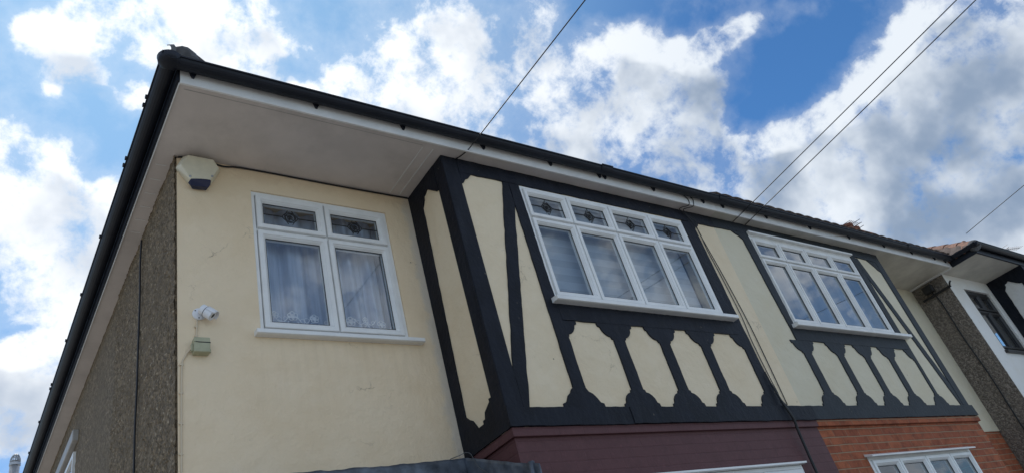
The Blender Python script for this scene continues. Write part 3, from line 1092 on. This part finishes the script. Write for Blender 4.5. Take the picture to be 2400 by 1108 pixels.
lead_strip([(.25, 0, 3.030), (.67, 0, 3.034), (1.26, 0, 3.046), (1.89, 0, 3.070)], .20, (0, -1, 0), 'lead_flashing')
lead_strip([(X1A - .004, 0.0, 3.078), (X1A - .004, -.10, 3.035), (X1A - .004, -.42, 2.888), (X1A - .004, -.62, 2.80), (X1A - .004, -.775, 2.738)], .19, (-1, 0, 0), 'lead_flashing')
MB().tube([(X1A - .015, -.70, 2.775), (X1A - .022, -.705, 2.70), (X1A - .02, -.70, 2.60)], .022, 8).build('lead_lap', 'lead', hA, smooth=True)
MB().prism([(-.005, 2.90), (-.98, 2.52), (-.98, 2.44), (-.005, 2.82)], .1, X1A - .01, 'X').build('porch_roof', 'tile', hA)

# ------------------------------------------------------------------ HOUSE B
hB = thing('house', (XP, 0, 0), 'middle house with greyer cream render, charcoal timbers and bare orange-red brick below', 'house', 'houses of the terrace')
WC = (5.907, 8.092, 4.10, 5.282)
GB = (6.016, 8.225, 1.2, 2.675)
mb = MB()
wall_grid(mb, X2B - .02, XC, 3.06, ZS + .02, 0, .2, [])
mb.build('front_wall', 'cream_grey', hB)
MB().box(X2B - .02, XC, .012, .2, 0, 3.0595).build('brick_wall', 'brick', hB)
mb = MB()
wall_grid(mb, XP, X2B, 3.05, ZS, B, B + .18, [WC])
mb.box(X2B - .18, X2B, B + .18, 0.0, 3.05, ZS)
mb.build('bay_wall', 'cream_grey', hB)
mb = MB()
wall_grid(mb, XM, X2B + .05, .0, 2.985, B + .018, B + .22, [GB])
mb.box(X2B - .15, X2B + .05, B + .22, .0, 0, 2.985)
mb.build('brick_wall', 'brick', hB)
mb = MB().box(XM, X2B + .075, B - .012, B + .2, 2.987, 3.0485)
mb.box(X2B - .12, X2B + .075, B + .2, -.002, 2.987, 3.0485)
mb.build('brick_course', 'brick', hB, bevel=.004)
MB().box(XP, XC - .05, 8.2, 8.4, 0, ZS).build('rear_wall', 'pebble', hB)
MB().box(XP, XC - .05, .22, 8.2, ZS + .04, ZS + .08).build('ceiling', 'interior', hB)
MB().box(XP, XC - .05, .22, 8.2, 2.72, 2.8).build('floor', 'interior', hB)
MB().box(XP, XC - .05, 3.2, 3.3, 0, ZS + .04).build('room_wall', 'interior', hB)

tm, t, y = 'timber_grey', .012, B
board(hB, 'top_rail', [(XP, 5.262), (XP, ZS - .001), (X2B - .14, ZS - .001), (X2B - .14, 5.262), (8.1, 5.286), (5.9, 5.285), (5.60, 5.268)], y, t + .001, tm, seed=24)
board(hB, 'window_post', [(5.61, 5.268), (5.66, 5.235), (5.71, 5.215), (5.745, 5.18), (5.762, 5.17), (5.775, 4.6), (5.80, 4.05), (5.906, 4.05), (5.906, 5.284)], y, t, tm, seed=25)
z0, z1 = 3.183, 3.908
board(hB, 'bay_rail', [(5.803, 3.908), (8.17, 3.908), (8.17, 4.05), (5.803, 4.05)], y, t + .002, tm, seed=26)
board(hB, 'stud', stud_poly(5.815, 5.952, z0, z1, True, True), y, t, tm, seed=27)
for k, (a, b) in enumerate(((6.442, 6.568), (6.995, 7.12), (7.53, 7.655))):
    board(hB, 'stud', stud_poly(a, b, z0, z1), y, t, tm, seed=28 + k)
board(hB, 'window_post', list(reversed(corner_cut(8.222, z0, 1, 1))) + [(8.222, 4.2), (8.222, 5.01), (8.205, 5.03), (8.205, 5.284), (8.093, 5.284), (8.093, 4.05), (8.171, 4.05), (8.171, 3.909)] +
      [(8.171 - .02, 3.908)] + list(reversed(corner_cut(8.150, 3.908, -1, -1))) + corner_cut(8.15, z0, -1, 1), y, t - .001, tm, seed=31)
board(hB, 'brace', [(8.27, 5.264), (8.715, 3.47), (8.715, 3.181), (8.668, 3.181), (8.223, 5.0), (8.207, 5.03), (8.207, 5.264)], y, t - .002, tm, seed=32)
board(hB, 'bracket', [(8.72, 5.10), (8.66, 5.13), (8.63, 5.17), (8.58, 5.205), (8.53, 5.25), (8.50, 5.262), (8.72, 5.262)], y, t - .003, tm, seed=33)
mb = MB().prism([(X2B - .14, B - t), (X2B + t, B - t), (X2B + t, B + .13), (X2B - .003, B + .13), (X2B - .003, B + .003), (X2B - .14, B + .003)], 3.182, ZS - .001, 'Z')
mb.build('corner_post', tm, hB, bevel=.006)
board(hB, 'return_top_rail', [(B + .131, 5.25), (B + .131, ZS - .001), (-.001, ZS - .001), (-.001, 5.25)], X2B, t, tm, 'X', 34, 1)
MB().prism(jitter([(XM, 3.046), (X2B + t + .055, 3.055), (X2B + t + .03, 3.182), (XM, 3.180)]), B - .028, B + .003).build('bottom_rail', tm, hB, bevel=.005)
MB().box(X2B + .001, X2B + t + .03, B + .003, -.002, 3.05, 3.182).build('bottom_rail', tm, hB, bevel=.005)

wC = window(hB, *WC, B - .002, [6.432, 6.958, 7.518], 4.955, (), 'upvc_old', 'glass_sharp', .032, .05, head=.07,
            sill=(5.85, 8.29, 4.05, 4.10, B - .085, B + .02), label='plain white four-column bay window with clear top lights')
MB().box(WC[0] - .01, WC[1] + .012, B - .045, B + .01, WC[3] - .012, WC[3] + .012).build('drip_strip', 'upvc_old', wC, bevel=.003)
wD = window(hB, *GB, B + .012, [6.56, 7.115, 7.67], 2.25, (), 'upvc', 'glass', .035, .055, label='white window in the bare brick, only its top lights showing')
MB().prism([(B - .06, 2.655), (B - .06, 2.668), (B + .02, 2.70), (B + .02, 2.675)], GB[0] - .03, GB[1] + .01, 'X').build('drip_strip', 'upvc_old', wD)

mb = MB().box(XP + .002, 10.90, YF + .004, .15, ZS, ZS + .012)
mb.build('soffit', 'soffit_far', hB)
MB().box(10.90, 10.955, YF + .004, .0, ZS - .02, ZS + .01).build('soffit_trim', 'fascia', hB, bevel=.003)
MB().box(XP + .001, 10.955, YF - .018, YF, ZS - .012, FT).build('fascia', 'fascia', hB, bevel=.004)
gB = gutter_run(hB, (XP, YF - .018, 0), (10.97, YF - .018, 0), (0, -1, 0), ZG, .053)
add_brackets(gB, [(x, YF - .018) for x in (5.45, 6.25, 7.15, 8.05, 8.95, 9.75, 10.45, 10.8)], (0, -1, 0), (1, 0, 0), ZG)
union_piece(gB, (5.36, YF - .018), (1, 0, 0), (0, -1, 0), ZG, .12)
union_piece(gB, (9.55, YF - .018), (1, 0, 0), (0, -1, 0), ZG, .12)
rB = hip_roof(hB, XP, 10.93, -.80, 5.55, hip_left=False, lift=.012)

# ------------------------------------------------------------------ HOUSE C
YC = -.519
hC = thing('house', (XC, YC, 0), 'far house at the right edge with grey pebbledash flank, white front and terracotta hip tiles', 'house', 'houses of the terrace')
X1C, BC = 12.63, YC - .583
WCc = (11.48, 12.42, 4.10, 5.185)
wall_grid(MB(), XC, X1C, 0, ZS + .02, YC, YC + .2, [WCc])
mb = MB()
wall_grid(mb, XC + .02, X1C, 0, ZS + .02, YC, YC + .2, [WCc])
mb.build('front_wall', 'white_render', hC)
MB().box(XC, XC + .2, YC + .004, 8, 0, ZS + .02).build('flank_wall', 'pebble_far', hC)
pebble_wall(hC, XC, YC - .002, .0, 2.2, ZS + .01, .02, .012, 'pebble_far', name='flank_render')
mb = MB()
mb.box(X1C, X1C + 3.4, BC, BC + .2, 0, ZS)
mb.box(X1C, X1C + .2, BC + .2, YC, 0, ZS)
mb.build('bay_wall', 'white_render', hC)
near_half(hC, 'timber', X1C, BC, WCc, full=False)
MB().box(XC + .2, 16.2, YC + .2, 7.9, ZS + .04, ZS + .08).build('ceiling', 'interior', hC)
wE = window(hC, *WCc, YC + .03, [11.95], 4.82, (), 'brown_frame', 'glass', .045, .05,
            sill=(11.44, 12.46, 4.05, 4.10, YC - .05, YC + .03), label='dark-framed casement in the white wall')
MB().box(XC + .2, 16.2, 7.9, 8, 0, ZS).build('rear_wall', 'pebble_far', hC)
MB().box(XC + .2, 16.2, 2.6, 2.7, 0, ZS).build('room_wall', 'interior', hC)
MB().box(XC, 16.3, -1.10, YC + .2, ZS, ZS + .012).build('soffit', 'soffit_far', hC)
MB().box(XC - .02, 16.3, -1.125, -1.102, ZS - .012, 5.57).build('fascia', 'gutter', hC)
MB().box(XC - .02, XC - .002, -1.10, -.72, ZS - .012, 5.57).build('fascia', 'gutter', hC)
gC = gutter_run(hC, (XC - .10, -1.125, 0), (16.3, -1.125, 0), (0, -1, 0), ZG, .053)
gC2 = gutter_run(hC, (XC - .02, -1.20, 0), (XC - .02, -.83, 0), (-1, 0, 0), ZG, .053)
rC = hip_roof(hC, XC - .06, 16.35, -1.19, 5.52, True, .0, 'tile', 'terracotta', 3.3, hip_dz=-.03, hip_r=.085, hip_in=.03)
sc_ = MB()
for k in range(5):
    yy = -.98 + k * .13
    sc_.tube([(XC - .05, yy, 5.50), (XC + .25, yy, 5.50 + .30 * PT)], [.040, .040], 10)
sc_.build('eaves_tile', 'terracotta', rC)
# chimney on the party wall
ch = MB().box(16.0, 16.9, 2.1, 2.9, 6.6, 8.93)
ch.box(15.97, 16.93, 2.07, 2.93, 8.93, 9.0)
chm = ch.build('chimney', 'brick', hC, bevel=.01)
for (px, py, h, r) in ((16.30, 2.38, .34, .15), (16.62, 2.38, .30, .14)):
    MB().lathe([(0, r * 1.1), (.05, r * 1.12), (.07, r), (h - .08, r * .9), (h - .07, r * 1.06), (h, r * 1.06), (h, r * .8), (.1, r * .75)], (px, py, 9.0), (0, 0, 1), 20).build('chimney_pot', 'pot', chm, smooth=False)


# ------------------------------------------------------------------ curtains and blinds
def drape(name, x0, x1, z0, z1, y, amp, waves, mat, seed=0, nu=160, nv=14):
    def fn(u, v):
        x = x0 + (x1 - x0) * u
        ph = waves * 2 * math.pi * u + 1.3 * math.sin(5 * u + seed) + .4 * noise.noise(Vector((u * 9, v * 1.5, seed)))
        d = amp * (math.sin(ph) + .4 * math.sin(2.3 * ph + 1)) * (1 - .35 * v)
        return (x + .006 * math.sin(ph * 1.0 + 1), y + d, z0 + (z1 - z0) * v)
    return MB().grid(fn, nu, nv).build(name, mat, None, smooth=True, recalc=False)


nc = thing('net_curtain', (1.08, .13, 4.02), 'sheer white net curtain with embroidered hem behind the leaded two-column window', 'curtain')
def parented(o, p):
    o.parent = p
    o.matrix_parent_inverse = Matrix.Translation(-p.location)
    return o
parented(drape('drape', .56, 1.61, 4.02, 5.17, .16, .036, 5.5, 'net', 1.0), nc)
lm = MB()
def flower(cx, cz, s):
    yy = .112
    for k in range(5):
        a = 2 * math.pi * k / 5 + .4
        lm.tube([(cx + s * (.02 * math.cos(a) + .018 * math.cos(a + q)), yy, cz + s * (.02 * math.sin(a) + .018 * math.sin(a + q))) for q in [2 * math.pi * j / 8 for j in range(9)]], .0032, 5)
    lm.tube([(cx + s * (.012 * math.cos(q)), yy, cz + s * .012 * math.sin(q)) for q in [2 * math.pi * j / 8 for j in range(9)]], .0032, 5)
    for sg in (-1, 1):
        lm.tube([(cx + sg * s * (.03 + .11 * j / 10), yy, cz - s * (.045 + .03 * math.sin(math.pi * j / 10)) + s * .05 * (j / 10) ** 2) for j in range(11)], .0032, 5)
        lm.tube([(cx + sg * s * (.10 + .02 * math.cos(q)), yy, cz + s * (-.03 + .02 * math.sin(q))) for q in [1.6 * math.pi * j / 8 for j in range(9)]], .002, 5)
for cx, cz, s in ((.67, 4.20, .75), (.80, 4.20, 1.0), (.96, 4.19, .9), (1.24, 4.19, 1.0), (1.36, 4.21, .6), (1.49, 4.18, .9)):
    flower(cx, cz, s)
lm.build('lace_hem', 'lace', nc)


def blind(x0, x1, z0, z1, y, mat, label, root_y):
    b = thing('roller_blind', ((x0 + x1) / 2, y, z1), label, 'blind')
    MB().box(x0, x1, y, y + .002, z0, z1 - .05).build('fabric', mat, b)
    MB().box(x0, x1, y - .02, y + .045, z1 - .05, z1).build('cassette', 'upvc_old', b, bevel=.008)
    MB().box(x0, x1, y - .008, y + .010, z0 - .025, z0).build('bottom_bar', 'upvc_old', b, bevel=.004)
    return b


blind(2.69, 4.66, 4.13, 5.235, B + .12, 'blind', 'grey striped day-and-night roller blind behind the leaded bay window', 0)
blind(5.95, 8.05, 4.13, 5.24, B + .16, 'blind_plain', 'plain grey roller blind behind the clear bay window', 0)
parented(drape('drape', 11.53, 11.93, 4.12, 5.0, YC + .18, .02, 4, 'net', 3.0, 60, 8), thing('net_curtain', (11.7, YC + .18, 4.12), 'pale net curtain behind the dark-framed window of the far white house', 'curtain'))

# ------------------------------------------------------------------ alarm bell box
al = thing('alarm_box', (.165, 0, 5.265), 'ivory hexagonal burglar alarm box with dark blue lens, under the soffit corner', 'alarm box')
def hull(name, pts, mat, parent, bevel=.004):
    bm = bmesh.new()
    for p in pts:
        bm.verts.new(Vector(p) - parent.location)
    r = bmesh.ops.convex_hull(bm, input=bm.verts)
    bmesh.ops.delete(bm, geom=list({v for v in r['geom_interior'] if isinstance(v, bmesh.types.BMVert)}), context='VERTS')
    bmesh.ops.dissolve_limit(bm, angle_limit=.03, verts=bm.verts, edges=bm.edges)
    me = bpy.data.meshes.new(name)
    bm.to_mesh(me)
    bm.free()
    me.materials.append(M[mat])
    o = bpy.data.objects.new(name, me)
    col.objects.link(o)
    o.parent = parent
    md = o.modifiers.new('bevel', 'BEVEL')
    md.width = bevel
    md.segments = 2
    md.limit_method = 'ANGLE'
    return o


hull('cover', [(a, -.075, b) for a, b in ((.072, 5.362), (.245, 5.360), (.281, 5.290), (.222, 5.165), (.084, 5.135), (.020, 5.262))] +
     [(a, y, b) for y in (0, -.022) for a, b in ((.050, 5.388), (.268, 5.388), (.307, 5.312), (.240, 5.170), (.212, 5.135), (.108, 5.122), (.085, 5.150), (.002, 5.275))], 'alarm', al, .006)
hull('strobe_lens', [(.082, -.080, 5.134), (.090, -.082, 5.142), (.150, -.086, 5.150), (.214, -.082, 5.160), (.222, -.080, 5.150), (.226, -.05, 5.138), (.072, -.05, 5.122),
                     (.205, -.012, 5.112), (.112, -.012, 5.104), (.090, -.05, 5.104), (.212, -.05, 5.112)], 'strobe', al, .006)
for px, pz in ((.082, 5.165), (.232, 5.20)):
    MB().lathe([(0, .009), (.006, .009), (.007, .004)], (px, -.073, pz), (0, -1, 0), 12).build('screw', 'galv', al)

# ------------------------------------------------------------------ CCTV camera
cc = thing('security_camera', (.15, 0, 4.075), 'small white bullet camera on the cream wall above the green box', 'camera')
MB().lathe([(0, .042), (.010, .042), (.014, .036), (.016, .0)], (.140, 0, 4.094), (0, -1, 0), 28).build('base_plate', 'white_metal', cc, smooth=False, bevel=.002)
MB().tube([(.142, -.012, 4.098), (.150, -.030, 4.112), (.160, -.045, 4.108), (.166, -.05, 4.10)], .013, 12).build('arm', 'white_metal', cc, smooth=True)
ax = Vector((.66, -.30, -.69)).normalized()
c0 = Vector((.143, -.045, 4.113))
MB().lathe([(0, .015), (.004, .032), (.035, .0335), (.037, .0345), (.092, .0355), (.094, .031), (.090, .027)], c0, ax, 28).build('body', 'white_metal', cc, smooth=False)
MB().lathe([(.0, .0352), (.004, .0352)], c0 + ax * .036, ax, 28).build('seam', 'black', cc)
MB().lathe([(0, .027), (.004, .0265), (.005, .012), (.006, .002)], c0 + ax * .0885, ax, 24).build('lens', 'black', cc)
# sun hood: upper half shell
sd = ax.cross(Vector((0, 0, 1))).normalized()
upv = sd.cross(ax).normalized()
hm = MB()
hm.grid(lambda u, v: c0 + ax * (.042 + .066 * v) + (sd * math.cos(math.pi * (.02 + .96 * u)) + upv * math.sin(math.pi * (.02 + .96 * u))) * .0385, 20, 2)
hm.build('sun_hood', 'white_metal', cc, solid=.003, recalc=False, smooth=True)
for a in (2.5, 4.6):
    MB().lathe([(0, .004), (.003, .004), (.0032, .001)], (.140 + .032 * math.cos(a), -.0135, 4.094 + .032 * math.sin(a)), (0, -1, 0), 10).build('screw', 'black', cc)

jb = thing('junction_box', (.14, 0, 3.845), 'dull green cable junction box on the cream wall below the white camera', 'junction box')
MB().box(.093, .188, -.06, -.001, 3.80, 3.90).build('body', 'green_box', jb, bevel=.005)
MB().prism([(.092, 3.868), (.189, 3.868), (.189, 3.862), (.118, 3.862), (.108, 3.870)], -.0615, -.05).build('lid_seam', 'black', jb)
MB().box(.082, .0925, -.040, -.015, 3.815, 3.865).build('cable_gland', 'green_box', jb, bevel=.003)
MB().box(.1885, .202, -.018, -.001, 3.82, 3.842).build('fixing_lug', 'green_box', jb)


def cable(name, pts, r, mat, label, cat, group=None, smooth_n=6, clips=None):
    """cable through points with rounded bends"""
    P = [Vector(p) for p in pts]
    out = []
    for i in range(len(P) - 1):
        p0, p1, p2, p3 = P[max(i - 1, 0)], P[i], P[i + 1], P[min(i + 2, len(P) - 1)]
        for k in range(smooth_n):
            s = k / smooth_n
            out.append(.5 * ((2 * p1) + (p2 - p0) * s + (2 * p0 - 5 * p1 + 4 * p2 - p3) * s * s + (3 * p1 - p0 - 3 * p2 + p3) * s ** 3))
    out.append(P[-1])
    o = MB().tube(out, r, 8).build(name, mat, None, smooth=True)
    o = tag(o, label, cat, group)
    if clips:
        for c in clips:
            cl = MB().box(c[0] - .012, c[0] + .010, -.011, 0, c[1] - .005, c[1] + .005).build('clip', 'wire_cream', o)
    return o


cable('camera_cable', [(.128, -.006, 4.05), (.124, -.006, 3.98), (.121, -.006, 3.935), (.128, -.010, 3.918), (.142, -.03, 3.905)], .0055, 'wire_cream',
      'short cream cable dropping from the white camera to the green box', 'cable', clips=[(.122, 4.0), (.121, 3.935)])
cable('wall_cable', [(.085, -.028, 3.84), (.066, -.012, 3.815), (.045, -.006, 3.775), (.036, -.006, 3.74), (.031, -.006, 3.60), (.029, -.006, 3.34), (.028, -.006, 3.07), (.027, -.006, 2.5)], .0055, 'wire_cream',
      'long cream cable running from the green box down beside the wall corner', 'cable', clips=[(.034, 3.735), (.030, 3.55), (.029, 3.36), (.028, 3.18), (.028, 3.0)])
cable('alarm_cable', [(.0, .03, 5.39), (.03, -.008, 5.388), (.12, -.010, 5.394), (.28, -.010, 5.380), (.34, -.010, 5.372), (.42, -.010, 5.386), (.58, -.008, 5.393), (.91, -.008, 5.391), (1.27, -.010, 5.387), (1.66, -.009, 5.390), (1.885, -.010, 5.392)], .0065, 'wire',
      'black cable along the wall under the soffit from the alarm box to the bay', 'cable')
cable('flank_cable', [(-.022, .96, 5.32), (-.024, .975, 5.1), (-.024, .955, 4.75), (-.024, .968, 4.3), (-.024, .97, 4.07), (-.024, .997, 3.77), (-.024, .99, 3.4), (-.024, .985, 2.3)], .007, 'wire',
      'thin black cable running down the pebbledashed flank of the nearest house', 'cable')
cable('panel_cable', [(4.76, YF - .02, 5.53), (4.83, YF - .026, 5.48), (4.86, YF - .026, 5.43), (4.845, YF - .01, 5.378), (4.80, YF + .05, 5.385), (4.80, B - .035, 5.375), (4.93, B - .032, 5.30), (4.99, B - .030, 5.255), (4.992, B - .012, 5.20), (5.0, B - .010, 5.03), (5.055, B - .010, 4.60),
       (5.10, B - .010, 4.05), (5.10, B - .010, 3.63), (5.09, B - .010, 3.20)], .0045, 'wire', 'black cable looping over the fascia and down the middle of the cream panel', 'cable', 'cables down the cream panel')
cable('panel_cable', [(4.90, YF - .02, 5.53), (4.94, YF - .026, 5.47), (4.935, YF - .026, 5.43), (4.915, YF - .01, 5.378), (4.87, YF + .05, 5.387), (4.86, B - .035, 5.37), (4.93, B - .036, 5.20), (4.965, B - .030, 5.10), (4.985, B - .012, 4.90), (5.015, B - .010, 4.58),
       (5.035, B - .010, 4.13), (5.01, B - .010, 3.85), (5.012, B - .012, 3.49), (4.995, B - .030, 3.30), (4.97, B - .03, 3.21)], .0042, 'wire', 'black cable down the left edge of the cream panel, against the black post', 'cable', 'cables down the cream panel')
dp = cable('conduit_pipe', [(4.955, B - .026, 3.52), (4.962, B - .030, 3.38), (4.975, B - .045, 3.20), (5.005, B - .055, 3.05), (5.015, B - .04, 2.95), (5.02, B - .03, 2.80), (5.025, B - .02, 2.5), (5.03, B - .02, 1.5)], [.006] * 6 + [.009] * 6 + [.013] * 36, 'wire',
           'black painted conduit pipe running down over the maroon brick between the two houses', 'pipe')
cable('loose_wire', [(1.76, -.02, 3.065), (1.84, -.03, 3.085), (1.875, -.05, 3.095), (1.888, -.09, 3.07), (1.882, -.12, 3.02), (1.878, -.16, 2.95), (1.87, -.26, 2.87)], (.0026), 'iron',
      'thin loose grey wire curling out from the lead flashing', 'wire')

# ------------------------------------------------------------------ far house fittings
fl = thing('floodlight', (XC, -.27, 5.24), 'small black floodlight high on the grey pebbledashed wall', 'light')
MB().box(XC - .16, XC - .06, -.345, -.195, 5.19, 5.31).build('housing', 'black', fl, bevel=.012)
MB().box(XC - .165, XC - .160, -.33, -.21, 5.20, 5.30).build('lens', 'black', fl)
MB().box(XC - .06, XC, -.30, -.24, 5.22, 5.27).build('bracket', 'black', fl)
br = thing('bracket_arm', (XC, -.33, 5.15), 'black metal bar fixed along the grey pebbledashed wall below the floodlight', 'bracket')
MB().tube([(XC - .05, -.09, 5.145), (XC - .05, -.30, 5.150), (XC - .05, -.56, 5.155)], .018, 10).build('bar', 'black', br)
MB().tube([(XC - .05, -.545, 5.155), (XC - .055, -.57, 5.20), (XC - .03, -.585, 5.225)], .014, 8).build('hook', 'black', br)
cable('flank_cable', [(XC - .03, -.27, 5.2), (XC - .026, -.30, 5.0), (XC - .026, -.29, 4.4), (XC - .026, -.31, 3.8), (XC - .026, -.30, 3.2), (XC - .026, -.30, 2.4)], .010, 'wire',
      'black cable running down the grey pebbledash from the floodlight', 'cable')

# ------------------------------------------------------------------ overhead wires
POLE = Vector((3.1, -27.2, 7.3))
C0 = Vector((-.99908, -4.21964, 1.55))


def overhead(name, a, uv, label, sag=.12, tail=(), shift=(0, 0, 0)):
    """service wire from its hook on the house towards the pole across the street"""
    a = Vector(a)
    b = Vector(uv)
    pts = [Vector(p) for p in tail]
    n = 40
    for k in range(n + 1):
        s = k / n
        p = a.lerp(b, s)
        p.z -= sag * 4 * s * (1 - s)
        pts.append(p)
    o = MB().tube(pts, .0048, 6).build(name, 'wire', None, smooth=True)
    return tag(o, label, 'wire', 'overhead telephone wires')


overhead('telephone_wire', (2.10, YF - .03, 5.41), (3.30, -27.2, 7.35), 'overhead black wire reaching the black bay corner of the nearest house', tail=[(2.03, B - .01, 5.385), (2.06, B - .05, 5.392), (2.075, B - .09, 5.393)])
overhead('telephone_wire', (5.70, B - .025, 5.385), (3.05, -27.2, 7.2), 'left of the two overhead wires meeting the eaves between the bay windows')
overhead('telephone_wire', (5.925, B - .025, 5.385), (3.2, -27.2, 7.2), 'right of the two overhead wires meeting the eaves between the bay windows')
overhead('telephone_wire', (10.96, -1.15, 5.72), (3.3, -27.2, 7.2), 'overhead wire rising from the terracotta hip of the far house')


# ------------------------------------------------------------------ aerials and vent pipe
def aerial(base, h, boom, n, label):
    a = thing('tv_aerial', base, label, 'aerial', 'television aerials')
    b = Vector(base)
    MB().tube([b, b + Vector((0, 0, h))], .018, 8).build('mast', 'aerial', a)
    d = Vector(boom)
    top = b + Vector((0, 0, h - .05))
    MB().tube([top - d * .25, top + d * .75], .012, 6).build('boom', 'aerial', a)
    sdv = d.cross(Vector((0, 0, 1))).normalized()
    em = MB()
    for k in range(n):
        p = top + d * (-.2 + .95 * k / (n - 1))
        em.tube([p - sdv * .16, p + sdv * .16], .007, 6)
    em.build('element', 'aerial', a)
    rf = MB()
    for k in (-1, 0, 1):
        p = top - d * .25 + Vector((0, 0, .10 * k))
        rf.tube([p - sdv * .2, p + sdv * .2], .008, 6)
    rf.build('reflector', 'aerial', a)
    return a


aerial((16.86, 2.45, 9.0), .55, (-.75, -.1, -.12), 7, 'dark television aerial beside the terracotta chimney pots')
aerial((30.6, 3.0, 9.9), 1.35, (1.1, -.2, .1), 8, 'television aerial at the right edge of the view beyond the far roof')
vp = thing('vent_pipe', (-.03, 12, 0), 'grey soil vent pipe with a wire cage top, beyond the flank gutter', 'pipe')
MB().tube([(-.03, 12, 0), (-.03, 12, 7.80)], .085, 16).build('pipe', 'galv', vp, smooth=True)
MB().lathe([(0, .095), (.05, .095), (.055, .085)], (-.03, 12, 7.72), (0, 0, 1), 16).build('collar', 'galv', vp)
cg = MB()
for k in range(8):
    a = math.pi * k / 8
    cg.tube([(-.03 + .085 * math.cos(a) * math.cos(q), 12 + .085 * math.sin(a) * math.cos(q), 7.80 + .15 * math.sin(q)) for q in [math.pi * j / 10 for j in range(11)]], .007, 5)
for z in (7.80, 7.86, 7.91):
    rr = .085 * math.cos(math.asin(min(1, (z - 7.80) / .15)))
    cg.tube([(-.03 + rr * math.cos(q), 12 + rr * math.sin(q), z) for q in [2 * math.pi * j / 16 for j in range(17)]], .007, 5)
cg.build('cage', 'galv', vp)
